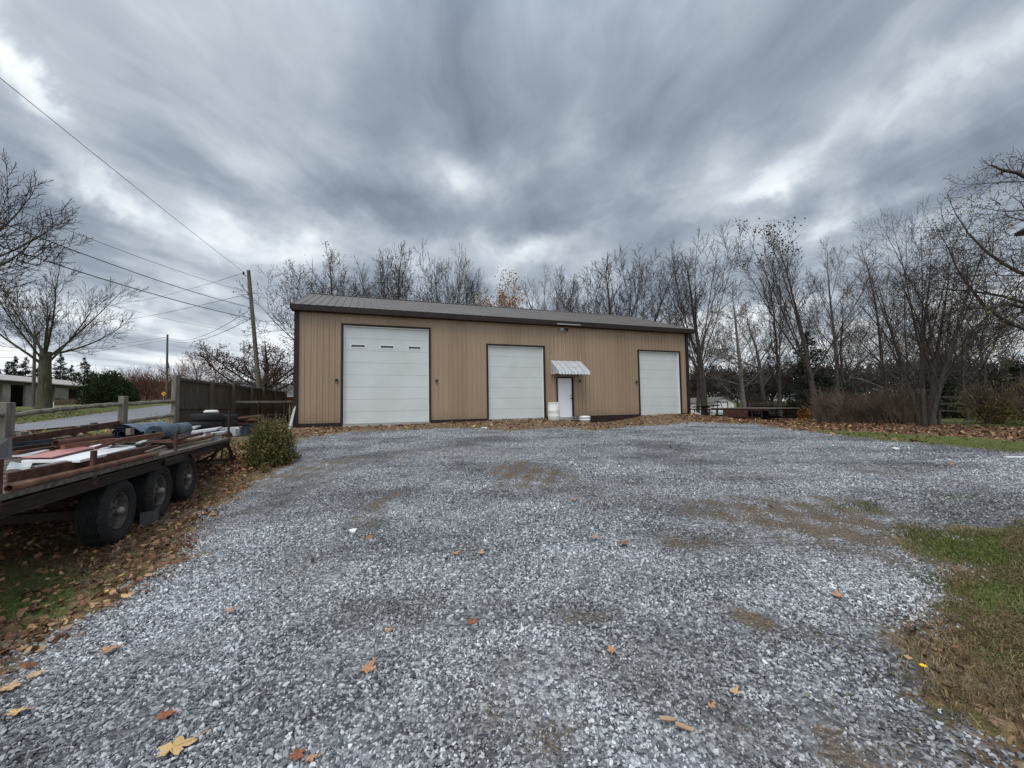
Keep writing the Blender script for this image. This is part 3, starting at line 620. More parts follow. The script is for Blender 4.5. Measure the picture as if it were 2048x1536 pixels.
# twin flood lamp under the eave
mb = MB(); fl = B(12.30, -.06, 5.42); mb.box(fl, (.12, .08, .12), BU, BV); fo = mb.build('flood_light', M['steel'], bld, bevel=.01)
for sg in (-1, 1):
    mb = MB(); dd = nrm(-BV*.75-BZ*.55+BU*sg*.35); X_ = nrm(np.cross(dd, BZ)); Y_ = np.cross(dd, X_); base = fl-BV*.09+BU*sg*.12
    mb.tube([fl+BU*sg*.03-BV*.04, base], .014, 6); mb.lathe([(0, -.02), (.035, -.015), (.045, .04), (.075, .13), (.070, .135), (0, .11)], base, X_, Y_, dd, 16)
    mb.build('lamp_head', M['white'] if sg < 0 else M['trim'], fo, smooth=True)
mb = MB(); mb.box(B(12.5, -OV-.03, ey-.155), (1.35, .035, .055), BU, BV); mb.build('fascia_patch', M['steel'], bld)
# awning
aw_t, aw_l, aw_r = 3.76, 11.58, 13.34
mb = MB(); pj = .92; zl = 3.16; n = 10; w_ = (aw_r-aw_l)/n
for i in range(n):
    a = aw_l+i*w_; zo = .016 if i % 2 == 0 else 0
    mb.quad(B(a, -.03, aw_t+zo), B(a+w_*.5, -.03, aw_t+zo+.018), B(a+w_*.5, -pj, zl+zo+.018), B(a, -pj, zl+zo)); mb.quad(B(a+w_*.5, -.03, aw_t+zo+.018), B(a+w_, -.03, aw_t+zo), B(a+w_, -pj, zl+zo), B(a+w_*.5, -pj, zl+zo+.018))
    mb.quad(B(a+w_*.02, -pj-.004, zl+zo), B(a+w_*.5, -pj-.012, zl+zo+.018), B(a+w_*.5, -pj-.02, zl-.155), B(a+w_*.06, -pj-.012, zl-.125)); mb.quad(B(a+w_*.5, -pj-.012, zl+zo+.018), B(a+w_*.98, -pj-.004, zl+zo), B(a+w_*.94, -pj-.012, zl-.125), B(a+w_*.5, -pj-.02, zl-.155))
aw = mb.build('awning', M['alu'], bld)
for e in (aw_l, aw_r):
    mb = MB()
    for k in range(5):
        t0, t1 = -.03-pj*k/5*.97, -.03-pj*(k+1)/5*.97; z0 = aw_t-(aw_t-zl)*k/5; z1_ = aw_t-(aw_t-zl)*(k+1)/5; o_ = .012 if k % 2 else 0
        mb.quad(B(e+o_, t0, 3.06), B(e+o_, t1, 3.06), B(e+o_, t1, z1_), B(e+o_, t0, z0))
    mb.build('awning_side', M['alu'], aw)
for e in (aw_l+.03, aw_r-.03): mb = MB(); mb.bar(B(e, -.03, aw_t), B(e, -.03, aw_t+.33), .022, .012, up=BV); mb.build('hanger', M['white'], aw)
# concrete sill strips under the overhead doors
for o in (OPEN[0], OPEN[1], OPEN[3]):
    mb = MB(); mb.box(B((o[0]+o[1])/2, .02, o[2]-.11), (o[1]-o[0]-.01, .36, .2), BU, BV); mb.build('slab_edge', M['conc'], bld)

# ------------------------------------------------------------------ things by the entry door
def lathething(name, c, prof, m, k=28, parent=None, **kw):
    mb = MB(); mb.lathe(prof, c, k=k); return mb.build(name, m, parent, smooth=True, **kw)
c = GB(1108, 842, 19.35); t = thing('plastic_drum', c, 'dirty white upright plastic drum standing left of the entry door', 'drum')
H = .88; pr = [(0,0),(.26,0),(.285,.03),(.285,.2),(.292,.22),(.285,.24),(.287,.44),(.295,.46),(.287,.48),(.285,.72),(.27,.80),(.262,.84),(.275,.85),(.275,.88),(.25,.885),(.245,.86),(0,.855)]
lathething('body', c, pr, M['drum'], parent=t)
mb = MB(); mb.lathe([(0,.885),(.05,.885),(.05,.865)], c+np.array([.12,-.05,0]), k=12); mb.build('bung_cap', M['block'], t)
c = GB(1170, 847, 19.5); t = thing('utility_pail', c, 'low white lidded tub on the leaves below the tan wall', 'tub')
lathething('body', c, [(0,0),(.2,0),(.225,.02),(.245,.13),(.262,.14),(.262,.16),(.247,.165),(.258,.25),(.275,.26),(.275,.285),(.25,.285)], M['drum'], parent=t)
lathething('lid', c+np.array([0,0,.287]), [(.24,0),(.255,.0),(.25,.03),(.17,.05),(0,.055)], M['whitepaint'], parent=t)
def cinder(name, c, ang, m, label, dims=(.39,.19,.19), cat='concrete block'):
    X = np.array([math.cos(ang), math.sin(ang), 0]); Y = np.array([-X[1], X[0], 0]); L_, D_, H_ = dims; w = .032
    mb = MB(); cz = np.array([0, 0, H_/2])
    for sg in (-1, 1): mb.box(c+cz+Y*sg*(D_/2-w/2), (L_, w, H_), X, Y)
    for sg in (-1, 0, 1): mb.box(c+cz+X*sg*(L_/2-w/2), (w, D_-2*w-.001, H_-.004), X, Y)
    mb.box(c+np.array([0,0,.03]), (L_-.07, D_-.07, .02), X, Y)
    return tag(mb.build(name, m, None, loc=c), label, cat)
def lyingblock(c, label):            # cores facing the camera
    mb = MB(); X, Y = BU, BV; mb.box(c+BZ*.012, (.39,.19,.024), X, Y); mb.box(c+BZ*.128, (.39,.19,.024), X, Y)
    for sg in (-1, 0, 1): mb.box(c+BZ*.07+X*sg*.175, (.035,.185,.092), X, Y)
    mb.box(c+BZ*.07+Y*.08, (.3,.02,.09), X, Y)
    return tag(mb.build('hollow_block', M['conc'], None, loc=c), label, 'concrete block')
mb = MB(); c = B(12.35, -.25, .79); mb.box(c, (1.0, .34, .12), BU, BV, jit=.004); tag(mb.build('door_step', M['conc'], None, bevel=.01, loc=c), 'worn concrete step in front of the white entry door', 'step')
lyingblock(B(12.62, -.53, .765), 'hollow concrete block lying on its side against the door step')
mb = MB(); c = B(13.0, -.62, .765); mb.box(c, (.5,.3,.05), BU, BV, jit=.006); tag(mb.build('paving_slab', M['conc'], None, bevel=.008, loc=c), 'flat concrete slab on the leaves to the right of the hollow block', 'slab')
# ------------------------------------------------------------------ flatbed trailer
TF = nrm([.361, -.933, 0]); TL = nrm([-.933, -.361, 0]); DZ = .875
TO = np.array([-6.92, 9.70, 0])
def T(s, l, z): return TO+TF*s+TL*l+BZ*z
tr = thing('flatbed_trailer', T(3.5, 1, 0), 'long rusty triple axle flatbed trailer with a weathered plank deck loaded with scrap', 'trailer')
TW, TLN = 2.02, 8.6
mb = MB()                            # deck planks, slightly uneven along the edges
n = 9; w = TW/n
for i in range(n):
    s0 = -NR.uniform(0, .05); l = (i+.5)*w; k = 12; ss = np.linspace(s0, TLN, k)
    for j in range(k-1): mb.box((T(ss[j], l, DZ-.03)+T(ss[j+1], l, DZ-.03))/2+BZ*NR.normal(0, .003), (ss[j+1]-ss[j], w-.012, .045), TF, TL)
mb.build('deck', M['deck'], tr)
mb = MB(); n = 34; ss = np.linspace(-.02, TLN, n)     # ragged edge plank
top = [T(s, -.055+NR.normal(0, .004), DZ+.004+NR.normal(0, .003)) for s in ss]
for j in range(n-1):
    for lo, hi, l in ((DZ-.05, DZ+.005, -.055),):
        a, b = T(ss[j], l, 0), T(ss[j+1], l, 0); d1, d2 = NR.normal(0, .006, 2)
        mb.add([a+BZ*lo, b+BZ*lo, b+BZ*hi, a+BZ*hi, a+BZ*lo+TL*.05, b+BZ*lo+TL*.05, b+BZ*hi+TL*.05, a+BZ*hi+TL*.05], [(0,1,2,3), (3,2,6,7), (1,0,4,5), (0,3,7,4), (1,5,6,2)])
mb.build('edge_plank', M['deck'], tr)
mb = MB()                            # side channels and main beams
for l in (-.03, TW-.02):
    mb.box(T(TLN/2, l, DZ-.135), (TLN, .02, .115), TF, TL); mb.box(T(TLN/2, l-.02 if l < 1 else l+.02, DZ-.082), (TLN, .05, .012), TF, TL); mb.box(T(TLN/2, l-.02 if l < 1 else l+.02, DZ-.19), (TLN, .05, .012), TF, TL)
for l in (.42, TW-.42): mb.box(T(TLN/2, l, DZ-.20), (TLN, .10, .26), TF, TL)
for s in np.arange(.15, TLN, .6): mb.box(T(s, TW/2, DZ-.10), (.06, TW-.08, .10), TF, TL)
mb.box(T(-.02, TW/2, DZ-.13), (.06, TW, .20), TF, TL)
mb.build('frame', M['darkrust'], tr)
for s0, s1, z in ((1.3, 2.4, .70), (2.75, 3.5, .71)):               # drooping rotten board pieces under the edge
    mb = MB(); mb.box(T((s0+s1)/2, -.085, z+.03), (s1-s0, .02, .08), TF, TL, nrm(BZ+TF*.05), jit=.008); mb.build('hanging_board', M['darkrust'], tr)
WS = [(4.66, -.14), (3.48, -.11), (2.36, -.07)]
mb = MB()
for s, g in WS: mb.bar(T(s, .0, g+.42), T(s, TW, g+.42), .1, .1)
for l in (.36, TW-.36):
    ss = np.linspace(1.7, 5.3, 25); mb.tube([T(s, l, .45+.1*math.sin(s*5)) for s in ss], .03, 6)
mb.build('axle', M['darkrust'], tr)
RT = .425
def wheel(s, l, g, out, seed):       # out = direction of the visible hub
    c = T(s, l, g+RT-.01); A = TF; Zx = out; Y_ = np.cross(Zx, A)
    mb = MB(); k = 80; w = .115      # tyre with block shoulders and zigzag ribs
    prof = [(.235, w-.02), (.26, w+.012), (.31, w+.035), (.355, w+.038), (.388, w+.025), (.405, w+.004)]
    th = np.arange(k)*2*PI/k
    rows = []
    def ring(r, z, mod=0, zz=0): rows.append(np.array([c+A*(r-mod*(j % 2))*math.cos(t)+Y_*(r-mod*(j % 2))*math.sin(t)+Zx*(z+zz*(1 if (j//2) % 2 else -1)) for j, t in enumerate(th)]))
    for r, z in prof[:-1]: ring(r, z)
    ring(.402, w+.012, .010); ring(.420, w-.006, .012)
    for i in range(1, 8):
        z = (w-.01)-(2*w-.02)*i/8
        ring(.424, z+.011, 0, .006); ring(.408, z+.007, 0, .006); ring(.408, z-.003, 0, .006); ring(.424, z-.007, 0, .006)
    ring(.420, -w+.006, .012); ring(.402, -w-.012, .010)
    for r, z in reversed(prof[:-1]): ring(r, -z)
    V = np.concatenate(rows); nr = len(rows)
    mb.add(V, [(i*k+j, i*k+(j+1) % k, (i+1)*k+(j+1) % k, (i+1)*k+j) for i in range(nr-1) for j in range(k)])
    ty = MB(); 
    mb2 = MB(); mb2.lathe([(.232, w-.03), (.240, w-.0), (.228, w+.004), (.222, w-.03), (.205, w-.055), (.200, .0), (.215, -w+.04), (.240, -w), (.236, -w+.03)], c, A, Y_, Zx, 48)
    rim = mb2.build('wheel', M['wheelrust'], tr, smooth=True)
    mb.build('tyre', M['rubber'], rim, smooth=False)
    sp = MB()                        # five-spoke demountable hub with end cap
    for q in range(5):
        t = q*2*PI/5+seed; d = A*math.cos(t)+Y_*math.sin(t); e = np.cross(Zx, d)
        sp.add([c+d*.05+e*sgn*.045+Zx*z for z in (.03, .075) for sgn in (-1, 1)]+[c+d*.20+e*sgn*.028+Zx*z for z in (.02, .05) for sgn in (-1, 1)], [(0,1,3,2),(4,6,7,5),(0,4,5,1),(2,3,7,6),(0,2,6,4),(1,5,7,3)])
        sp.lathe([(0, .085), (.014, .083), (.014, .05)], c+d*.175, A, Y_, Zx, 6)
    sp.lathe([(.03, -.05), (.08, -.03), (.085, .05), (.06, .085), (.05, .12)], c, A, Y_, Zx, 20)
    sp.build('spoke', M['wheelrust'], rim)
    hc = MB(); hc.lathe([(.046, .115), (.048, .15), (.036, .168), (0, .172)], c, A, Y_, Zx, 16); hc.build('hub_cap', M['hub'], rim, smooth=True)
for i, (s, g) in enumerate(WS):
    wheel(s, .10, g, -TL, .3+i*.5); wheel(s, TW-.10, g+.03, TL, 1.+i)
# stakes and side rail
def stake(s, l, h, w=.07, mt='rust', lean=0):
    mb = MB(); mb.box(T(s+lean*h/2, l, DZ-.1+h/2), (w, .035, h+.1), nrm(TF+BZ*0), TL, nrm(BZ+TF*lean)); mb.build('stake', M[mt], tr, bevel=.004)
for px, pt, pb, mt, w in ((8, 908, 990, 'rust', .075), (191, 893, 943, 'rust', .075), (343, 857, 903, 'rust', .06), (443, 817, 877, 'darkrust', .07)):
    q = Pz(px, pb, DZ); s = (q-TO)@TF; D = q[1]; h = (pb-pt)*D/800; stake(s, -.03, h, w, mt, -.03 if px > 400 else 0)
mb = MB(); a = W(20, 883, 6.2); b = W(238, 847, 8.9); mb.bar(a, b, .05, .12); mb.build('side_rail', M['rust'], tr)
for px, py in ((46, 868), (188, 848)):
    mb = MB(); q = a+(b-a)*((px-20)/218.); q = W(px, py+3, q[1]+.04); mb.box(q, (.17, .06, .13), TF, TL, nrm(BZ+TF*.15)); mb.build('stake_block', M['wood'], tr, bevel=.006)
for f in (.03, .5, .97):
    q = a+(b-a)*f; mb = MB(); mb.bar([q[0], q[1], DZ-.1], q+BZ*.05, .06, .04, up=TF); mb.build('stake', M['rust'], tr)
# folding ladder ramp at the rear
mb = MB()
r0_, r1_ = T(-.02, -.02, DZ-.10), T(.95, -.02, DZ-.28); b0_, b1_ = W(466, 917, 9.9), W(394, 925, 8.9)
mb.bar(r0_, b0_, .045, .06); mb.bar(b0_, b1_, .04, .05); mb.bar(r0_, r1_, .04, .05)
for f in (.35, .68, .97): mb.bar(r0_+(r1_-r0_)*f, b0_+(b1_-b0_)*f, .03, .035)
mb.box(b0_, (.09, .09, .09)); mb.build('ladder_ramp', M['darkrust'], tr)
mb = MB(); mb.tube([T(-.06, -.03, DZ-.0), T(-.08, -.06, DZ+.05), T(-.06, -.09, DZ+.0), T(-.05, -.06, DZ-.06)], .012, 6); mb.build('tie_ring', M['darkrust'], tr)

# ------------------------------------------------------------------ scrap lying on the deck
def PT(px, py, z): q = Pz(px, py, z); return q
def item(name, mb, m, label, cat, group=None, **kw):
    V = np.concatenate(mb.v); c = V.mean(0); c = np.array([c[0], c[1], V[:, 2].min()])
    return tag(mb.build(name, m, None, loc=c, **kw), label, cat, group)
def pipe(p0, p1, z0, z1_, r, m, label, bend=0, hollow=True, sag=0, name='scrap_pipe', cat='pipe'):
    a, b = PT(*p0, z0), PT(*p1, z1_); n = 10; side = nrm(np.cross(b-a, BZ))
    pts = [a+(b-a)*t+side*bend*math.sin(t*PI)-BZ*sag*math.sin(t*PI) for t in np.linspace(0, 1, n)]
    mb = MB(); mb.tube(pts, r, 14, caps=not hollow)
    if hollow:
        mb.tube(pts, r*.82, 14, caps=False)
        d = nrm(np.array(pts[1])-pts[0]); x = nrm(np.cross(d, BZ)); y = np.cross(d, x)
        for q in (pts[0], pts[-1]): mb.lathe([(r, 0), (r*.82, 0)], q, x, y, d, 14)
        mb.lathe([(r*.8, 0), (0, 0)], (np.array(pts[1])+pts[0])/2, x, y, d, 14)
    return item(name, mb, M[m], label, cat, smooth=not hollow)
def beam(p0, p1, z0, z1_, w, h, m, label, name='steel_bar', cat='steel bar'):
    mb = MB(); mb.bar(PT(*p0, z0), PT(*p1, z1_), w, h); return item(name, mb, M[m], label, cat)
def channel(p0, p1, z0, z1_, w, h, m, label, name='steel_channel', cat='steel channel'):
    a, b = PT(*p0, z0), PT(*p1, z1_); x = nrm(np.cross(b-a, BZ)); mb = MB(); mb.bar(a, b, .012, h)
    for s in (-1, 1): mb.bar(a-x*w/2+BZ*s*(h/2-.006), b-x*w/2+BZ*s*(h/2-.006), w-.013, .012)
    return item(name, mb, M[m], label, cat)
def sheet(pts, zs, m, label, th=.02, name='scrap_sheet', cat='sheet', warp=.0):
    P = np.array([PT(px, py, z) for (px, py), z in zip(pts, zs)]); mb = MB()
    if not warp: mb.slab(P, th)
    else:
        n = 9; U_ = np.linspace(0, 1, n); g = []
        for i, u in enumerate(U_):
            for v in U_: g.append((P[0]*(1-u)+P[1]*u)*(1-v)+(P[3]*(1-u)+P[2]*u)*v+BZ*warp*(math.sin(u*5+v*2)+math.sin(v*7)*.5)+NR.normal(0, warp*.12, 3))
        g = np.array(g); k = n*n
        mb.add(np.r_[g, g-BZ*th], [(i*n+j, (i+1)*n+j, (i+1)*n+j+1, i*n+j+1) for i in range(n-1) for j in range(n-1)]+[(k+i*n+j+1, k+(i+1)*n+j+1, k+(i+1)*n+j, k+i*n+j) for i in range(n-1) for j in range(n-1)]+[(j, j+1, k+j+1, k+j) for j in range(n-1)])
    return item(name, mb, M[m], label, cat)
pipe((17, 977), (313, 907), .915, .915, .034, 'rust2', 'long rusty round pipe lying along the near edge of the trailer deck')
channel((14, 957), (318, 895), .935, .935, .05, .10, 'rust', 'long rusty steel channel just behind the near edge pipe')
pipe((66, 938), (205, 913), .965, .965, .034, 'steel', 'short grey pipe with an open end under the white panels')
pipe((95, 941), (180, 921), .925, .925, .02, 'darkrust', 'thin dark pipe in the gap below the grey pipe')
sheet([(12, 941), (58, 938), (66, 925), (20, 925)], (.95, .98, .99, .97), 'white', 'crumpled white metal sheet low at the front of the load', warp=.012, th=.006)
sheet([(43, 921), (160, 920), (272, 893), (215, 885)], (1.0, 1.0, 1.0, 1.0), 'whitepaint', 'large flat white panel under the faded pink one', th=.03, name='white_sheet', cat='panel')
sheet([(45, 914), (104, 913.5), (195, 893), (150, 893)], (1.035, 1.035, 1.035, 1.035), 'pink', 'faded pink panel lying on the white panel', th=.012, name='pink_sheet', cat='panel')
sheet([(8, 913), (52, 913), (100, 899), (60, 900)], (1.015, 1.02, 1.05, 1.04), 'white', 'grey white sheet beside the pink panel near the black plate', th=.008, name='white_sheet', cat='panel')
sheet([(215, 897), (262, 893), (300, 878), (262, 880)], (1.0, 1.0, 1.04, 1.04), 'white', 'bent white metal strip in the middle of the load', warp=.02, th=.006)
sheet([(195, 893), (235, 888), (290, 880), (250, 880)], (1.05, 1.05, 1.06, 1.06), 'navy', 'crumpled dark blue sheet in the middle of the load', warp=.03, th=.006)
sheet([(285, 888), (352, 884), (340, 872), (278, 875)], (1.0, 1.0, 1.02, 1.02), 'rust', 'flat rusty brown plate next to the middle stake', warp=.008, th=.008, name='rusty_plate', cat='plate')
beam((30, 906), (165, 888), 1.05, 1.05, .07, .05, 'rust', 'rusty flat bar running behind the pink panel')
beam((20, 899), (125, 886), 1.07, 1.07, .06, .05, 'darkrust', 'dark brown bar beside the open ended black pipe')
channel((24, 892), (170, 876), 1.08, 1.08, .06, .09, 'navy', 'dark blue steel channel at the far side of the deck')
pipe((112, 887), (222, 873), 1.13, 1.16, .055, 'rust', 'thick rusty pipe with a black open end on top of the load')
beam((125, 894), (228, 880), 1.10, 1.12, .05, .06, 'rust2', 'tan rusted bar lying in front of the thick pipe')
channel((236, 883), (328, 869), 1.10, 1.12, .06, .09, 'rust2', 'rusty steel channel in front of the rolled sheets')
beam((192, 896), (250, 878), 1.07, 1.13, .03, .04, 'rust', 'narrow rusty bar crossing the middle of the load at a slant')
beam((175, 884), (238, 878), 1.10, 1.10, .09, .03, 'rust', 'short wide rusty strap below the rolled grey sheet')
pipe((350, 886), (428, 868), .955, .975, .038, 'rust2', 'curved orange rusty pipe sticking out over the rear of the deck', bend=.16)
pipe((352, 880), (404, 867), 1.03, 1.03, .034, 'rust', 'shorter rusty pipe lying behind the curved orange pipe', bend=-.04)
beam((348, 890), (392, 888), .92, .92, .03, .012, 'rust', 'thin rusty strap lying in front of the curved orange pipe')
beam((346, 877), (378, 869), 1.05, 1.05, .08, .06, 'black', 'dark square tube end right of the rolled blue sheet')
for i, (a, b, lb) in enumerate([((283, 903), (310, 889), 'splintered brown board leaning low beside the near pipe end'), ((292, 904), (328, 892), 'broken brown board touching the third stake'), ((276, 901), (300, 888), 'short dark splintered board nearest the crumpled sheet'), ((300, 906), (334, 896), 'thin broken slat lying on the bare deck planks')]):
    beam(a, b, .90+.02*i, .96+.02*i, .06, .02, ('rust', 'deck', 'darkrust', 'deck')[i], lb, 'broken_board', 'board')
mb = MB(); q = PT(6, 905, 1.15); P0 = [W(-40, 875, 4.9), W(24, 877, 5.0), W(24, 918, 5.0), W(-40, 926, 4.8)]; mb.slab(P0, .0) if False else mb.add([p for p in P0]+[p+TL*.03+TF*-.0 for p in P0], [(0,1,2,3),(7,6,5,4),(0,4,5,1),(1,5,6,2),(2,6,7,3),(3,7,4,0)])
item('steel_plate', mb, M['block'], 'upright dark steel plate standing at the front of the load', 'plate')
def roll(c, ax, R, L_, turns, m1, label, squash=1, name='rolled_sheet'):
    ax = nrm(ax); x = nrm(np.cross(ax, BZ)); y = np.cross(x, ax); y = y if y[2] > 0 else -y; n = int(turns*26); th = np.linspace(0, turns*2*PI, n); r = np.linspace(R*.30, R, n); t_ = .010
    mb = MB(); pts = []
    for e in (0, L_):
        for rr in (0, -t_): pts.append([c+ax*e+x*(r_+rr)*math.cos(a_)+y*(r_+rr)*math.sin(a_)*squash for r_, a_ in zip(r, th)])
    V = np.array(pts).reshape(-1, 3); f = []
    for i in range(n-1): f += [(i, i+1, 2*n+i+1, 2*n+i), (n+i+1, n+i, 3*n+i, 3*n+i+1), (i+1, i, n+i, n+i+1), (2*n+i, 2*n+i+1, 3*n+i+1, 3*n+i)]
    f += [(n-1, 2*n-1, 4*n-1, 3*n-1)]
    mb.add(V, f); return item(name, mb, M[m1], label, 'rolled sheet', smooth=False)
ax = -TF
r2 = roll(W(307, 866, 7.9), ax, .165, 1.5, 4.2, 'bluegrey', 'tight blue grey roll of sheet lying on the rear of the load')
mb = MB(); ax_ = nrm(ax); c_ = W(307, 866, 7.9)+ax_*.75; x_ = nrm(np.cross(ax_, BZ)); mb.lathe([(.168, -.02), (.1735, 0), (.168, .02)], c_, x_, np.cross(x_, ax_), ax_, 28); mb.build('strap', M['block'], r2)
bpy.data.objects[-1] if False else None
r1 = roll(W(244, 868, 7.7), ax, .20, 1.6, 3.4, 'navy', 'loose dark grey roll of sheet beside the tight blue grey roll', squash=.85)
mb = MB(); c_ = W(244, 868, 7.7); x_ = nrm(np.cross(ax_, BZ)); y_ = np.cross(x_, ax_); y_ = y_ if y_[2] > 0 else -y_
n = 12; g = []
for e in (-.03, 1.62):
    for i in range(n):
        u = i/(n-1); a_ = PI*.80-u*PI*.75; rr = .212+.05*max(0, u-.6); g.append(c_+ax_*e+x_*rr*math.cos(a_)*(1 if u < .7 else 1+.9*(u-.7))+y_*rr*.87*math.sin(a_))
mb.add(g, [(i, i+1, n+i+1, n+i) for i in range(n-1)]); mb.build('outer_sheet', M['bluegrey'], r1)
mb = MB(); q = W(260, 863, 7.5); mb.box(q, (.15, .06, .12), TF, TL); item('timber_offcut', mb, M['wood'], 'small brown timber offcut in front of the dark roll', 'offcut')

c = G(300, 1045)+BZ*.015; cinder('concrete_block', c, math.atan2(-TF[1], -TF[0])+.25, M['block'], 'dark hollow concrete block standing between the first two trailer wheels')

# ------------------------------------------------------------------ fences
def post(mb, c, w, h, dep=.3, taper=0): mb.box(c+BZ*(h-dep)/2, (w, w*.8, h+dep), BV*-1, BU, BZ)
fa, fb, fc_ = W(14, 805, 6.8), W(247, 792, 9.9), W(350, 757, 13.05)
rf = thing('split_rail_fence', [fb[0], fb[1], z1(fb[0], fb[1])], 'grey split rail fence with lichen covered rails behind the trailer', 'fence')
fd = fa+(fa-fb)
for q in (fd, fa, fb):
    mb = MB(); gz_ = z1(q[0], q[1]); top = q[2]; mb.box([q[0], q[1], (gz_-.2+top)/2], (.11, .20, top-gz_+.2), nrm(BU), BV, BZ, jit=.008)
    mb.build('post', M['wood'], rf, bevel=.012)
    mb = MB()
    for dz in (.21, .70): mb.box([q[0]+.056*BU[0], q[1]-.09, top-dz], (.10, .012, .10), nrm(BU), BV, BZ)
def railp(a, b, name='rail', rr=.055):
    mb = MB(); n = 14; pts = [a+(b-a)*t+BZ*(.02*math.sin(t*PI)-.0)+NR.normal(0, .006, 3) for t in np.linspace(-.02, 1.02, n)]
    mb.tube(pts, [rr*(.8+.25*NR.random())*(1 if 0 < i < n-1 else .6) for i in range(n)], 7); mb.build(name, M['rail'], rf)
for a, b in ((fd, fa), (fa, fb), (fb, fc_-BZ*.55)):
    o2 = .22; railp(a-BZ*.22, b-BZ*(.20 if b is not fc_ else 0)); railp(a-BZ*.68, b-BZ*.66, rr=.05)
# board fence
TOPZ = lambda D: 2.66-.006*(D-13)
fx = lambda D: -11.05-.2585*(D-13)
pf = thing('board_fence', [fx(18), 18, z1(fx(18), 18)], 'tall weathered wooden board fence running back towards the power pole', 'fence')
PD = [13.0, 15.4, 17.3, 19.3, 20.9, 22.7, 24.6]
fdir = nrm([-.2585, 1, 0]); fn = np.array([fdir[1], -fdir[0], 0])   # fn faces the yard
for i, D in enumerate(PD):
    c = np.array([fx(D), D, 0])+fn*.09; mb = MB(); gz_ = z1(c[0], c[1])-.2; w = .15 if i else .24
    mb.box([c[0], c[1], (gz_+TOPZ(D)+.05)/2], (.13, w, TOPZ(D)+.05-gz_), fn, fdir, BZ); mb.build('post', M['wood'] if i == 0 else M['fence'], pf, bevel=.01)
mb = MB(); s = 13.0
while s < 24.6:
    w = .135; c = np.array([fx(s+w/2), s+w/2, 0]); lo = z1(c[0], c[1])+.02; hi = TOPZ(s)+NR.normal(-.02, .012); mb.box([c[0]+NR.normal(0, .004), c[1], (lo+hi)/2], (.02, w*1.03-.006, hi-lo), fn, fdir, BZ); s += w+.003
mb.build('boards', M['fence'], pf)
for dz in (.06, 1.0, 1.62):
    mb = MB()
    for a, b in zip(PD[:-1], PD[1:]):
        A_ = np.array([fx(a), a, TOPZ(a)-dz])+fn*.045; B_ = np.array([fx(b), b, TOPZ(b)-dz])+fn*.045; mb.bar(A_, B_, .045, .10 if dz > .1 else .09)
    mb.build('rail', M['fence'], pf)

# ------------------------------------------------------------------ junk between the fence and the garage
def tyre(c, R, w, label, group=None, rot=None):
    mb = MB(); mb.lathe([(R*.55, 0), (R*.62, -.0), (R*.9, .005), (R*.97, .03), (R, w*.3), (R, w*.7), (R*.97, w-.03), (R*.9, w-.005), (R*.62, w), (R*.55, w), (R*.52, w*.8), (R*.8, w*.7), (R*.8, w*.3), (R*.52, w*.2), (R*.55, 0)], c, k=32)
    return item('old_tyre', mb, M['rubber'], label, 'tyre', group, smooth=True)
s1 = GB(409, 873, 12.7); s2 = GB(446, 873, 13.4)
for k, lb in enumerate(['black tyre at the bottom of the stack by the fence corner', 'black tyre second in the stack by the fence corner', 'black tyre on top of the stack by the fence corner']): tyre(s1+BZ*.235*k+np.array([.03*k, 0, 0]), .42, .225, lb, 'old tyres stacked by the board fence')
for k, lb in enumerate(['bottom tyre of the low stack behind the rear stake', 'middle tyre of the low stack behind the rear stake', 'top tyre of the low stack behind the rear stake']): tyre(s2+BZ*.215*k, .40, .20, lb, 'old tyres stacked by the board fence')
mb = MB(); mb.lathe([(0,.03),(.15,.03),(.17,.0),(.20,0),(.20,.05),(.17,.06),(.16,.085),(0,.09)], s1+BZ*.72+np.array([.12,.1,0]), k=24); item('round_lid_disc', mb, M['drum'], 'white round lid lying on the top tyre', 'lid', smooth=True)
# steel rack
A_ = W(461, 803, 17.3); Bq = W(583, 804, 19.0); zt_ = (A_[2]+Bq[2])/2; bk = nrm([-.36, .93, 0])*.9
rk = thing('steel_rack', [(A_[0]+Bq[0])/2, (A_[1]+Bq[1])/2, z1(-8, 18)], 'rusty steel rack standing between the board fence and the garage', 'rack')
A_[2] = Bq[2] = zt_; mb = MB(); mb.bar(A_, Bq, .06, .09); mb.bar(A_+bk, Bq+bk, .06, .09); mb.build('top_rail', M['wood'], rk)
for f in (.0, .44, .88, 1.0):
    for off in (0, 1):
        q = A_+(Bq-A_)*f+bk*off; mb = MB(); g_ = z1(q[0], q[1])-.05; mb.box([q[0], q[1], (g_+zt_)/2], (.07, .07, zt_-g_)); mb.build('leg', M['darkrust'], rk)
for f, dr_ in ((.0, 1), (.88, -1), (.88, .5)):
    q = A_+(Bq-A_)*f-BZ*.42; mb = MB(); mb.bar(q, A_+(Bq-A_)*(f+dr_*.14)-BZ*.03, .03, .04); mb.build('brace', M['darkrust'], rk)
mb = MB(); mb.bar(A_+bk*.5-BZ*.62, Bq+bk*.5-BZ*.62, .8, .03); mb.build('shelf', M['darkrust'], rk)
for k in range(4):
    mb = MB(); q = A_+(Bq-A_)*(.13+k*.12)+BZ*.0; mb.bar(q-BZ*.05, q-BZ*.28, .03, .02, up=BU); mb.build('hook', M['darkrust'], rk)
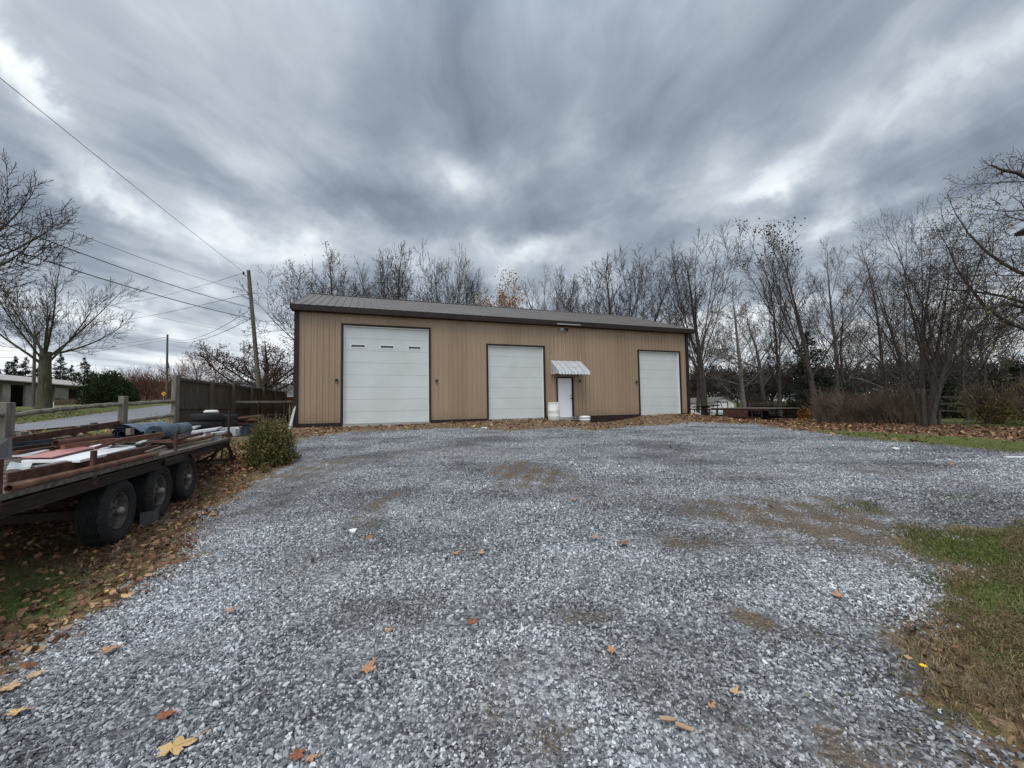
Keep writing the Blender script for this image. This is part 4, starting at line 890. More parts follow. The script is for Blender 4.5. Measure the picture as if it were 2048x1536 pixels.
# white tub, crates, logs
c = GB(457, 872, 13.0)
mb = MB(); X_, Y_ = nrm([.95, .1, 0]), nrm([-.1, .95, 0]); n = 12; pr = [(-.33, 0), (-.33, .22), (-.27, .27), (.27, .27), (.33, .22), (.33, 0), (.27, 0)]+[(.25*math.cos(a), .19*math.sin(a)) for a in np.linspace(.1, PI-.1, 8)]+[(-.27, 0)]
mb.add([c+X_*a+Y_*(-.22)+BZ*b for a, b in pr]+[c+X_*a+Y_*.22+BZ*b for a, b in pr], [tuple(range(len(pr))), tuple(range(2*len(pr)-1, len(pr)-1, -1))]+[(i, i+len(pr), (i+1) % len(pr)+len(pr), (i+1) % len(pr)) for i in range(len(pr))])
item('white_fender', mb, M['white'], 'white arched metal fender lying on the grass below the tyres', 'fender')
mb = MB(); mb.lathe([(0, 0), (.22, 0), (.24, .05), (.22, .14), (0, .16)], c-Y_*.02, k=18); item('rusty_drum_lid', mb, M['rust'], 'round rusty metal piece inside the white fender', 'scrap metal')
for (px, D, w, h, lb, mt) in ((484, 13.3, .5, .26, 'dark crate on the grass just left of the bush', 'navy'), (505, 13.9, .42, .3, 'dark crate half hidden behind the bush', 'navy')):
    c = GB(px, 870, D); mb = MB(); 
    for sx in (-1, 1): mb.box(c+X_*sx*w/2+BZ*h/2, (.03, .4, h), X_, Y_)
    for sy in (-1, 1): mb.box(c+Y_*sy*.2+BZ*h/2, (w, .03, h), X_, Y_)
    mb.box(c+BZ*.02, (w, .4, .03), X_, Y_)
    for z_ in (h*.5, h): mb.box(c-Y_*.22+BZ*z_, (w+.04, .03, .03), X_, Y_)
    item('plastic_crate', mb, M[mt], lb, 'crate')
c0 = GB(488, 858, 14.2)+BZ*.25
for k, (a, b, r, lb) in enumerate([((-.5,-.1,.0),(.5,.15,.05),.07,'lowest rusty tube of the pile by the board fence'),((-.45,.1,.12),(.45,-.05,.16),.06,'middle rusty tube of the pile by the board fence'),((-.2,-.1,.2),(.55,.1,.28),.07,'topmost rusty tube of the pile by the board fence')]):
    mb = MB(); mb.tube([c0+np.array(a), c0+np.array(b)], r, 10); item('rusty_tube', mb, M['rust'], lb, 'tube')
for (px, py, D, sz, lb) in ((372, 857, 12.0, (.62, .3, .05), 'white board tilted beside the tyre stack'), (402, 862, 11.3, (.9, .34, .05), 'long pale panel lying behind the rear of the trailer'), (425, 868, 11.6, (.6, .4, .05), 'grey white panel near the rear stake')):
    q = W(px, py, D); mb = MB(); mb.box(q, sz, nrm([.9, .25, .12]), nrm([-.2, .9, .12]), BZ); mb.box(q-BZ*((q[2]-z1(q[0], q[1]))/2+.03), (.4, .2, q[2]-z1(q[0], q[1])-.02)); item('pale_sheet', mb, M['white'], lb, 'panel')
q = W(585, 818, 16.1); mb = MB(); g_ = z1(q[0], q[1]); mb.add([[q[0]-.08, q[1]-.1, g_], [q[0]-.02, q[1]-.1, g_], [q[0]+.06, q[1]+.1, g_+.75], [q[0]+.02, q[1]+.1, g_+.75], [q[0]-.14, q[1]-.06, g_], [q[0]+.0, q[1]-.06, g_], [q[0]+.06, q[1]+.14, g_+.95], [q[0]-.0, q[1]+.14, g_+.95]], [(0,1,2,3),(7,6,5,4),(0,4,5,1),(1,5,6,2),(2,6,7,3),(3,7,4,0)]); item('leaning_board', mb, M['white'], 'narrow whitish board leaning on the left corner of the garage', 'board')

# ------------------------------------------------------------------ poles and wires
pb = GB(523, 850, 25.0); ptop = W(497, 541, 25.0)
up = thing('utility_pole', pb, 'leaning wooden power pole behind the board fence', 'utility pole')
mb = MB(); mb.tube([pb-BZ*.3, pb*.5+ptop*.5, ptop], [.14, .12, .10], 14); mb.build('pole', M['pole'], up, smooth=False)
mb = MB(); q = W(499, 552, 25.0); e = W(487, 549, 24.9); mb.tube([q, q*.4+e*.6-BZ*.05, e], .022, 6); ar = mb.build('bracket', M['wire'], up)
mb = MB(); mb.lathe([(0, -.02), (.06, 0), (.05, .05), (.07, .08), (.05, .13), (.06, .16), (0, .2)], e, k=12); mb.build('insulator', M['wire'], ar)
for py in (592, 622, 643, 588):
    mb = MB(); f = (py-541)/309.; q = ptop+(pb-ptop)*f+np.array([-.16, -.05, 0]); mb.lathe([(0, -.06), (.04, -.05), (.055, 0), (.04, .05), (0, .06)], q, k=10); mb.build('clamp', M['steel'], up)
def wire(a, b, sag, r, label, cat='power line', name='power_line'):
    a = np.asarray(a, float); b = np.asarray(b, float); t = np.linspace(0, 1, 40)[:, None]; P = a+(b-a)*t-BZ*sag*4*t*(1-t); mb = MB(); mb.tube(P, r, 5, caps=False); return tag(mb.build(name, M['wire'], None, smooth=True), label, cat, None)
def att(py): f = (py-541)/309.; return ptop+(pb-ptop)*f+np.array([-.14, -.05, 0])
def ext(a, q, k): return a+(q-a)*k
wire(e+BZ*.15, ext(e+BZ*.15, W(0, 147, 9.7), 1.6), .12, .009, 'thin overhead wire running steeply from the top of the pole to the upper left')
wire(att(588), ext(att(588), W(0, 372, 12.3), 1.7), .55, .009, 'thin overhead wire second below the top one, running left')
wire(att(620), ext(att(620), W(0, 413, 11.6), 1.6), .50, .016, 'thick black overhead cable meeting the pole below the thin wires')
wire(att(643), ext(att(643), W(0, 463, 11.5), 1.6), .45, .018, 'lowest thick black overhead cable crossing the left sky')
p2b = GB(333, 800, 60); p2t = W(335, 669, 60)
p2 = thing('utility_pole', p2b, 'distant upright power pole above the reddish thicket', 'utility pole')
mb = MB(); mb.tube([p2b-BZ*.3, p2t], [.17, .12], 10); mb.build('pole', M['pole'], p2); mb = MB(); mb.tube([W(334, 720, 60), W(337, 735, 59)], .12, 6); mb.build('clamp', M['wire'], p2)
wire(att(592), W(0, 650, 62), 1.2, .013, 'faint wire sloping down left from the pole to the horizon trees')
wire(e+BZ*.1, W(200, 610, 55), .5, .011, 'faint wire from the top insulator towards the bare maple')
wire(att(626), W(335, 674, 60), 1.1, .016, 'upper of the two cables from the near pole to the distant pole')
wire(att(645), W(335, 679, 60), .9, .018, 'lower of the two cables from the near pole to the distant pole')
wire(W(335, 674, 60), W(-60, 697, 90), 1.2, .022, 'upper cable from the distant pole to the left edge')
wire(W(335, 679, 60), W(-60, 712, 90), 1.3, .022, 'lower cable from the distant pole to the left edge')
wire(W(30, 553, 48), W(460, 662, 55), .6, .014, 'faint wire passing behind the bare maple crown')
wire(att(585), W(560, 800, 33), .1, .010, 'thin guy wire running down right from the pole')
lb_ = GB(67, 805, 38); lt = W(70, 662, 38)
lp = thing('yard_light', lb_, 'slim wooden pole with a small lamp arm beside the bare maple', 'yard light')
mb = MB(); mb.tube([lb_-BZ*.2, lt], [.14, .10], 10); mb.build('pole', M['pole'], lp)
mb = MB(); mb.tube([W(70, 668, 38), W(76, 662, 38)], .04, 6); ar = mb.build('arm', M['steel'], lp); mb = MB(); mb.lathe([(0, .1), (.1, .06), (.16, -.06), (.13, -.22), (0, -.24)], W(76, 664, 38), k=12); mb.build('lamp_head', M['steel'], ar, smooth=True)
sp_ = GB(327, 806, 46); sg = thing('warning_sign', sp_, 'small yellow diamond road sign at the bend of the lane', 'road sign')
mb = MB(); mb.tube([sp_, W(327, 783, 46)], .035, 6); mb.build('post', M['steel'], sg)
mb = MB(); q = W(327, 787.5, 45.9); r = .27; mb.add([q+BZ*r, q+np.array([r, 0, 0]), q-BZ*r, q-np.array([r, 0, 0])]+[p+np.array([0, .02, 0]) for p in (q+BZ*r, q+np.array([r, 0, 0]), q-BZ*r, q-np.array([r, 0, 0]))], [(0,1,2,3),(7,6,5,4),(0,4,5,1),(1,5,6,2),(2,6,7,3),(3,7,4,0)]); pn = mb.build('sign_panel', M['yellow'], sg)
mb = MB(); mb.box(q+np.array([0, -.012, 0]), (.18, .008, .05)); mb.box(q+np.array([.07, -.014, 0]), (.05, .008, .11)); mb.build('arrow_mark', M['black'], pn)
c = GB(107, 813, 31); mb = MB(); mb.tube([c-BZ*.1, c+BZ*.62], .03, 6); item('marker_stake', mb, M['whitepaint'], 'thin white marker stake right of the bare maple trunk', 'stake')

# ------------------------------------------------------------------ long block building on the left
HA = np.array([-52.5, 35.0, 0]); HB_ = np.array([-62.8, 59.8, 0]); hu = nrm(HB_-HA); hn = np.array([hu[1], -hu[0], 0]); HL = np.linalg.norm(HB_-HA); HZ = 2.05; HE = 4.95
def Hh(s, t, z): return HA+hu*s-hn*t+BZ*z
def hs(px):
    d = ray(px, 790)[:2]; A2 = np.array([[d[0], -hu[0]], [d[1], -hu[1]]]); t, s = np.linalg.solve(A2, HA[:2]); return s
hb = thing('block_shed', Hh(HL/2, 3, HZ), 'long low pale block outbuilding with open dark bays behind the bare maple', 'outbuilding')
op = [(hs(-40), hs(4)), (hs(21), hs(51)), (hs(100), hs(109)), (hs(137), hs(160))]
ed = [0]+[q for o in op for q in o]+[HL]
mb = MB()
for a, b in zip(ed[::2], ed[1::2]): mb.box(Hh((a+b)/2, .1, (HZ-.6+HE)/2), (b-a, .2, HE-HZ+.6), hu, hn)
mb.box(Hh(HL/2, 6, (HZ+HE)/2), (HL, .2, HE-HZ+.6), hu, hn)
for s in (0, HL): mb.box(Hh(s, 3, (HZ-.3+HE)/2), (.2, 6.2, HE-HZ+.6), hu, hn)
mb.box(Hh(hs(148), 2.0, (HZ+HE)/2), (hs(160)-hs(137), .15, HE-HZ+.6), hu, hn)
mb.build('wall', M['stucco'], hb)
mb = MB(); mb.box(Hh(HL/2, -.05, HE-.13), (HL+.3, .15, .3), hu, hn); mb.build('lintel', M['rail'], hb)
mb = MB()
mb.add([Hh(-.4, -.9, HE+.02), Hh(HL+.6, -.9, HE+.02), Hh(HL+.6, 3.2, HE+1.05), Hh(-.4, 3.2, HE+1.05), Hh(-.4, -.9, HE+.14), Hh(HL+.6, -.9, HE+.14), Hh(HL+.6, 3.2, HE+1.17), Hh(-.4, 3.2, HE+1.17)], [(3,2,1,0),(4,5,6,7),(0,1,5,4),(1,2,6,5),(2,3,7,6),(3,0,4,7)])
mb.add([Hh(-.4, 3.2, HE+1.05), Hh(HL+.6, 3.2, HE+1.05), Hh(HL+.6, 6.9, HE+.1), Hh(-.4, 6.9, HE+.1), Hh(-.4, 3.2, HE+1.17), Hh(HL+.6, 3.2, HE+1.17), Hh(HL+.6, 6.9, HE+.2), Hh(-.4, 6.9, HE+.2)], [(3,2,1,0),(4,5,6,7),(0,1,5,4),(1,2,6,5),(2,3,7,6),(3,0,4,7)])
rfh = mb.build('roof', M['shingle'], hb); mb = MB(); mb.box(Hh(hs(5), 3.0, HE+1.5), (1.6, 1.1, 1.5), hu, hn); mb.build('chimney', M['conc'], rfh, bevel=.02)
mb = MB()
for px in (113, 119): mb.box(Hh(hs(px), -.01, HZ+1.15), (.5, .03, .16), hu, hn)
mb.build('vent', M['black'], hb)
mb = MB(); mb.box(Hh(hs(151), 1.9, HZ+1.2), (1.0, .05, 1.7), hu, hn); mb.build('inner_door', M['black'], hb)
for (px, D, w, h, lb) in ((13, 42, .8, 2.6, 'grey upright board leaning at the open bay of the outbuilding'),):
    pass
for k, (px, py, D, lb) in enumerate([(162, 805, 55, 'dark slanted board propped against the end of the outbuilding'), (168, 803, 56, 'second dark board propped near the pale end wall')]):
    c = GB(px, py, D); mb = MB(); mb.bar(c, c+np.array([.9, .3, 2.0]), .25, .06); item('propped_board', mb, M['darkrust'], lb, 'board')
# grey roofed house behind the fence end
gA = W(505, 800, 44); gB = W(640, 800, 52); g_ = z1(gA[0], gA[1])
gh = thing('brick_house', [(gA[0]+gB[0])/2, 50, g_], 'low red brick house with a grey shingle roof behind the leaning pole', 'house')
gu = nrm((gB-gA)*[1, 1, 0]); gv = np.array([-gu[1], gu[0], 0]); gl = np.linalg.norm((gB-gA)[:2])
def Q(s, t, z): return np.array([gA[0], gA[1], 0])+gu*s+gv*t+BZ*z
ez = W(545, 792, 47)[2]; rz_ = W(545, 766, 51)[2]
mb = MB(); mb.box(Q(gl/2, 0, (g_-1+ez)/2), (gl, .2, ez-g_+1), gu, gv); mb.box(Q(0, 4, (g_-1+ez)/2), (.2, 8, ez-g_+1), gu, gv); mb.box(Q(gl/2, 8, (g_-1+ez)/2), (gl, .2, ez-g_+1), gu, gv); mb.build('wall', M['brick'], gh)
mb = MB(); mb.slab([Q(-.6, -.5, ez), Q(gl+.5, -.5, ez), Q(gl+.5, 4, rz_), Q(-.6, 4, rz_)], .12); mb.slab([Q(-.6, 4, rz_), Q(gl+.5, 4, rz_), Q(gl+.5, 8.5, ez), Q(-.6, 8.5, ez)], .12); mb.build('roof', M['greyshingle'], gh)
mb = MB(); mb.box(Q(gl/2, -.52, ez-.05), (gl+1.1, .06, .18), gu, gv); mb.build('gutter', M['clapboard'], gh)
# white shed on the right, beyond the parked trailer
c = GB(1440, 826, 58); sc = z1(c[0], c[1]); su = nrm([1, .12, 0]); sv = np.array([-su[1], su[0], 0])
wh = thing('white_shed', c, 'white gable end shed with a dark framed door beyond the right corner of the garage', 'shed')
def S_(s, t, z): return np.array([c[0], c[1], 0])+su*s+sv*t+BZ*z
xl = (W(1424, 800, 58)-c)@su; xr = (W(1470, 800, 58)-c)@su; eh = W(1424, 804, 58)[2]; ph = W(1446, 794.5, 58)[2]; xm = (xl+xr)/2
mb = MB(); mb.add([S_(xl, 0, sc-1), S_(xr, 0, sc-1), S_(xr, 0, eh), S_(xm, 0, ph), S_(xl, 0, eh), S_(xl-.01, 8, sc-1), S_(xr, 8, sc-1), S_(xr, 8, eh), S_(xm, 8, ph), S_(xl, 8, eh)], [(0,1,2,3,4), (9,8,7,6,5), (0,4,9,5), (1,6,7,2)])
mb.box(S_(xl-1.9, 1.6, (sc-1+eh)/2-.05), (3.8, .1, eh-sc+.9), su, sv); mb.build('wall', M['clapboard'], wh)
mb = MB(); mb.slab([S_(xl-.2, -.25, eh-.05), S_(xm, -.25, ph+.06), S_(xm, 8.2, ph+.06), S_(xl-.2, 8.2, eh-.05)], .08); mb.slab([S_(xm, -.25, ph+.06), S_(xr+.2, -.25, eh-.05), S_(xr+.2, 8.2, eh-.05), S_(xm, 8.2, ph+.06)], .08)
mb.slab([S_(xl-4, 1.3, eh-.05), S_(xl-.1, 1.3, eh-.05), S_(xl-.1, 5, ph-.1), S_(xl-4, 5, ph-.1)], .08); mb.build('roof', M['greyshingle'], wh)
mb = MB(); da, db = xl+.7, xl+2.3
for e_ in (da, db): mb.box(S_(e_, -.04, (sc-.5+eh-.0)/2), (.1, .05, eh-sc+.4), su, sv)
mb.box(S_((da+db)/2, -.04, eh), (db-da+.1, .05, .1), su, sv); mb.build('door_frame', M['trim'], wh)

# ------------------------------------------------------------------ second trailer by the hedgerow and bits beside it
e0 = W(1546, 818, 21.6); e1 = W(1376, 812, 27.5); tz = 1.13
e0[2] = e1[2] = tz; wu = nrm(e1-e0); wv = np.array([-wu[1], wu[0], 0]); wv = wv if wv[1] > 0 else -wv; wl = np.linalg.norm(e1-e0)
w2 = thing('wooden_deck_trailer', (e0+e1)/2-BZ*.8, 'parked rusty flatbed trailer with an open railed side beyond the right end of the garage', 'trailer')
def V_(s, t, z): return e0+wu*s+wv*t+BZ*(z-tz)
mb = MB(); mb.box(V_(1.8, 1.0, tz), (3.6, 2.0, .05), wu, wv); mb.build('deck', M['deck'], w2)
mb = MB(); mb.box(V_(wl/2+.1, .02, tz-.07), (wl-.3, .06, .08), wu, wv); mb.box(V_(wl/2+.3, .02, tz-.52), (wl-1.4, .08, .13), wu, wv); mb.box(V_(wl/2+.3, 1.9, tz-.52), (wl-1.4, .08, .13), wu, wv); mb.box(V_(wl/2, 1.9, tz-.07), (wl-.3, .06, .08), wu, wv)
for s in np.arange(.7, wl-.2, .62): mb.box(V_(s, .02, tz-.30), (.06, .05, .42), wu, wv); mb.box(V_(s, 1.9, tz-.30), (.06, .05, .42), wu, wv)
mb.box(V_(wl*.55, .03, tz-.30), (wl*.55, .03, .05), wu, wv); mb.build('frame', M['darkrust'], w2)
mb = MB(); mb.box(V_(2.4, -.03, tz-.30), (1.7, .05, .42), wu, wv); mb.build('side_panel', M['rust'], w2)
for s in (2.0, 2.9):
    for t in (.15, 1.8):
        q = V_(s, t, 0); g_ = z1(q[0], q[1]); q[2] = g_+.29; mb = MB(); mb.lathe([(0, -.1), (.16, -.1), (.27, -.09), (.3, -.06), (.3, .06), (.27, .09), (.16, .1), (0, .1)], q, wu, BZ, wv, 20); mb.build('wheel', M['rubber'], w2, smooth=True)
for s in (.5, wl-.8):
    q = V_(s, .4, 0); g_ = z1(q[0], q[1]); mb = MB(); mb.box([q[0], q[1], (g_+tz-.5)/2], (.08, .08, tz-.5-g_)); mb.build('jack_leg', M['darkrust'], w2)
mb = MB(); q = V_(4.0, .3, tz+.02); mb.tube([q+wu*.35*math.cos(a)+BZ*.42*math.sin(a) for a in np.linspace(0, PI, 14)], .022, 6); item('bent_hoop', mb, M['darkrust'], 'thin bent metal hoop standing on the far trailer', 'hoop')
mb = MB(); q = V_(5.2, .5, tz+.12); mb.box(q, (1.9, .5, .07), nrm(wu-BZ*.06), wv); mb.box(q-BZ*.07, (.3, .4, .08), wu, wv); item('dark_plank', mb, M['darkrust'], 'dark plank lying on the far trailer near the garage corner', 'plank')
for k, (px, lb) in enumerate([(1397, 'white curved plastic hoop nearest the garage corner'), (1404, 'white curved plastic hoop right of the red bag')]):
    q = W(px, 832, 25.6); q[2] = z1(q[0], q[1]); mb = MB(); mb.tube([q+np.array([-.45+.45*math.cos(a)*1.0, 0, .38*math.sin(a)]) if a < PI/2 else q+np.array([-.45-.3*(a-PI/2), .0, .38]) for a in np.linspace(0, PI*.75, 12)], .035, 8); item('white_hoop', mb, M['whitepaint'], lb, 'hoop')
q = W(1388, 833, 25.2); q[2] = z1(q[0], q[1]); mb = MB(); mb.lathe([(0, 0), (.20, 0), (.21, .05), (.15, .16), (.10, .24), (.04, .30), (0, .3)], q, k=9); V = mb.v[0]; V += NR.normal(0, .018, V.shape); item('red_bag', mb, M['red'], 'crumpled bright red bag on the leaves beside the garage corner', 'bag')
mb = MB(); q = W(1421, 838, 23.6); q[2] = z1(q[0], q[1]); mb.tube([q, q+BZ*1.05], .018, 5); item('thin_stake', mb, M['steel'], 'thin grey stake standing in front of the far trailer', 'stake')
mb = MB(); q = W(1432, 836, 25); q[2] = z1(q[0], q[1])+.12; mb.box(q, (1.6, .2, .10), wu, wv); mb.box(q-BZ*.08, (1.3, .16, .09), wu, wv); item('pale_pipe', mb, M['white'], 'pale board lying on the ground under the far trailer', 'board')
# rail fences on the right
def railfence(p, q, n, label, rails=(.45, .8, 1.12), m='wood', sq=.10):
    p = np.array(p, float); q = np.array(q, float); c = (p+q)/2; t = thing('rail_fence', [c[0], c[1], z1(c[0], c[1])], label, 'fence'); L_ = [p+(q-p)*i/n for i in range(n+1)]
    for a in L_:
        g_ = z1(a[0], a[1]); mb = MB(); mb.box([a[0], a[1], g_+.55], (sq, sq, 1.3)); mb.build('post', M[m], t)
    for r in rails:
        for a, b in zip(L_[:-1], L_[1:]):
            mb = MB(); mb.bar([a[0], a[1], z1(a[0], a[1])+r+NR.normal(0, .03)], [b[0], b[1], z1(b[0], b[1])+r+NR.normal(0, .03)], .05, .09); mb.build('rail', M[m], t)
a, b = GB(1500, 838, 30), GB(1760, 838, 27); railfence(a[:2], b[:2], 4, 'weathered rail fence crossing behind the spruce and far trailer', m='fence')
a, b = GB(1860, 850, 19.5), GB(2110, 855, 17.2); railfence(a[:2], b[:2], 3, 'dark rail fence between the forked tree and the right edge', m='fence')
c = GB(1880, 856, 15.5); mb = MB(); mb.box(c+BZ*.25, (.09, .08, .7), jit=.01); item('short_post', mb, M['fence'], 'short grey post standing in the leaves right of the forked tree', 'post')
# lamp head at the right edge
lpq = W(2056, 461, 3.6); lm = thing('yard_lamp', [lpq[0]+1.6, lpq[1]+.2, z1(lpq[0]+1.6, lpq[1]+.2)], 'dark lamp head just showing at the right edge of the sky', 'lamp')
mb = MB(); mb.lathe([(0, .03), (.03, .028), (.055, .012), (.078, -.004), (.082, -.02), (.07, -.024), (0, -.012)], lpq+BZ*0, k=24); mb.build('lamp_head', M['black'], lm, smooth=True)
mb = MB(); pl = np.array([lpq[0]+1.6, lpq[1]+.2, 0]); mb.tube([lpq+BZ*.02, lpq+BZ*.12+np.array([.3, 0, 0]), pl+BZ*(lpq[2]+.25)], .02, 8); mb.build('arm', M['black'], lm); mb = MB(); mb.tube([pl+BZ*(z1(pl[0], pl[1])-.1), pl+BZ*(lpq[2]+.4)], .05, 10); mb.build('pole', M['black'], lm)

# ------------------------------------------------------------------ small litter on the gravel
def bigleaf(px, py, size, col, label, rot=0, curl=1):
    c = G(px, py)+BZ*.028; tp = rs.choice(LL); V = tp[0].copy(); V[:, 2] *= curl; ca, sa = math.cos(rot), math.sin(rot)
    V = np.stack([V[:, 0]*ca-V[:, 1]*sa, V[:, 0]*sa+V[:, 1]*ca, V[:, 2]], 1)*size*.5
    Fa = tp[1]; V = np.r_[V]; nv = len(V)
    # subdivide once for a softer outline and add a stem
    mb = MB(); mb.add(V+c, [tuple(f) for f in Fa]); mb.tube([c, c+np.array([ca, sa, .1])*size*.75], .0018, 4)
    o = mb.build('fallen_leaf', col, None, loc=c)
    return tag(o, label, 'leaf', 'single leaves on the gravel')
def lmat(name, c1, c2): return mat(name, c1, c2, scale=40, rough=.75, bump=.2, bscale=120, bdist=.002)
ly_, lo_, lt_, lr_ = lmat('leaf_yellow', (.52,.36,.17), (.42,.27,.12)), lmat('leaf_tan', (.42,.235,.13), (.30,.15,.08)), lmat('leaf_pale', (.48,.33,.19), (.36,.22,.11)), lmat('leaf_rust', (.26,.10,.05), (.18,.07,.035))
for a in [(346, 1506, .19, ly_, 'large yellow tan maple leaf at the bottom edge left of centre', .6), (30, 1435, .11, ly_, 'small bright yellow leaf near the lower left corner', .3), (215, 1308, .15, lo_, 'folded orange tan leaf on the gravel near the left leaf bed', .2), (68, 1358, .12, lt_, 'pale brown curled leaf at the far left of the gravel', 1.), (18, 1385, .14, lt_, 'brown curled leaf at the left edge of the picture', 2.),
          (735, 1348, .15, lo_, 'torn orange brown leaf left of centre, below the bare round patch', 1.3), (330, 1440, .12, lr_, 'rust brown torn leaf above the big yellow leaf', .1), (595, 1522, .11, lr_, 'dark rust leaf at the bottom edge', 2.2), (620, 1530, .07, lo_, 'small tan leaf beside the dark rust leaf at the bottom edge', .4), (943, 1252, .12, lr_, 'reddish leaf between the two bare round patches', .8),
          (910, 1112, .12, lo_, 'small orange leaf lying in mid yard, left of a pair', .2), (963, 1112, .12, lt_, 'small tan leaf right of the orange one in mid yard', 1.5), (1190, 1079, .11, lo_, 'small orange leaf right of centre in mid yard', .5), (1249, 1091, .13, lr_, 'rust leaf just right of the small orange one', 1.1), (1674, 1198, .13, lo_, 'light orange leaf lying left of the green grass corner', .9), (1146, 1003, .14, lo_, 'tiny orange leaf in the middle distance', .3), (1225, 1310, .10, lo_, 'orange leaf fragment right of the second bare patch', 1.9), (457, 1228, .1, lo_, 'tiny tan leaf on the gravel beside the leaf bed', .7), (775, 1268, .08, lo_, 'tiny orange leaf beside the first bare round patch', .7), (1470, 1395, .08, lt_, 'small pale leaf on the thin gravel at lower right', .7), (1423, 1424, .06, lo_, 'tiny tan scrap of leaf at lower right', .7)]: bigleaf(*a)
for px, py, D_, an, lb in ((1335, 1450, .07, -.2, 'short tan stick on the gravel, the upper of two'), (1370, 1467, .08, -.6, 'short tan stick on the gravel, the lower of two')):
    c = G(px, py)+BZ*.03; d = np.array([math.cos(an), math.sin(an), .05])*D_/2; mb = MB(); mb.tube([c-d, c, c+d], [.009, .011, .008], 7); item('wood_stick', mb, M['pinebark'], lb, 'stick')
def scrap(px, py, w, lb, n=10):
    c = G(px, py)+BZ*.03; a = np.linspace(0, 2*PI, n, endpoint=False); r = w/2*NR.uniform(.35, .9, n); top = np.stack([c[0]+r*np.cos(a), c[1]+r*np.sin(a)*1.2, c[2]+NR.uniform(0, .02, n)], 1); mb = MB(); mb.add(np.r_[[c+BZ*.02], top, top-BZ*.02], [(0, i+1, (i+1) % n+1) for i in range(n)]+[(i+1, n+i+1, n+(i+1) % n+1, (i+1) % n+1) for i in range(n)]); item('white_scrap', mb, M['whitepaint'], lb, 'litter')
scrap(705, 1066, .15, 'crumpled white scrap of paper left of centre on the gravel'); scrap(969, 857, .30, 'white scrap lying near the leaves in front of the middle door'); scrap(1790, 899, .2, 'small white scrap on the far right gravel'); scrap(1720, 1216, .04, 'tiny pale square scrap near the orange leaf at right')
q = G(2036, 916); mb = MB(); mb.box(q+BZ*.02, (.45, .07, .02), nrm([1, -.1, 0]), nrm([.1, 1, 0])); item('white_strip', mb, M['whitepaint'], 'flat white strip lying on the gravel at the right edge', 'strip')
q = G(1848, 1352); dn = thing('dandelion', q, 'single yellow dandelion flower beside the dead grass', 'flower')
mb = MB(); mb.tube([q, q+BZ*.05], .002, 5); mb.build('stem', M['grass'], dn); mb = MB(); pm = mat('petals', (.85,.52,.01), scale=60)
for i in range(26):
    a = i*2.4; r = .006+.012*(i/26)**.5; d = np.array([math.cos(a), math.sin(a), .3]); e_ = np.array([-math.sin(a), math.cos(a), 0]); k = q+BZ*.052; mb.quad(k+e_*.0025, k+d*r+e_*.003, k+d*r-e_*.003, k-e_*.0025)
mb.build('flower_head', pm, dn)
q = W(523, 905, 9.55); mb = MB(); mb.tube([q+np.array([.045*math.cos(a)*(1 if a < 3.3 else .6), 0, .05*math.sin(a)+.02]) for a in np.linspace(-.8, 4.2, 16)], .006, 6); g_ = z1(q[0], q[1]); mb.tube([q+np.array([.03, 0, -.02]), [q[0]+.03, q[1], g_]], .004, 5); item('garden_hook', mb, M['whitepaint'], 'small white curled hook in front of the bush', 'hook')
# ------------------------------------------------------------------ trees
class TA:                            # tube accumulator
    def __init__(s): s.V = []; s.F = []; s.n = 0
    def tube(s, pts, rad, k):
        n = len(pts); d = pts[-1]-pts[0]; d = d/max(math.sqrt(d@d), 1e-9)
        a = np.array([d[1], -d[0], 0]) if abs(d[2]) < .95 else np.array([0, d[2], -d[1]]); a = a/max(math.sqrt(a@a), 1e-9); b = np.array([d[1]*a[2]-d[2]*a[1], d[2]*a[0]-d[0]*a[2], d[0]*a[1]-d[1]*a[0]])
        cs = _CS[k]; ring = cs[:, :1]*a+cs[:, 1:]*b
        s.V.append((pts[:, None]+rad[:, None, None]*ring[None]).reshape(-1, 3))
        key = (n, k)
        if key not in _FT: i = np.arange(n-1)[:, None]*k; j = np.arange(k)[None]; _FT[key] = np.stack([i+j, i+(j+1) % k, i+k+(j+1) % k, i+k+j], -1).reshape(-1, 4)
        s.F.append(_FT[key]+s.n); s.n += n*k
    def arr(s): return (np.concatenate(s.V), np.concatenate(s.F)) if s.V else (np.zeros((0, 3)), np.zeros((0, 4), int))
_CS = {k: np.array([[math.cos(2*PI*i/k), math.sin(2*PI*i/k)] for i in range(k)]) for k in (3, 4, 5, 6, 8, 10, 12)}
_FT = {}
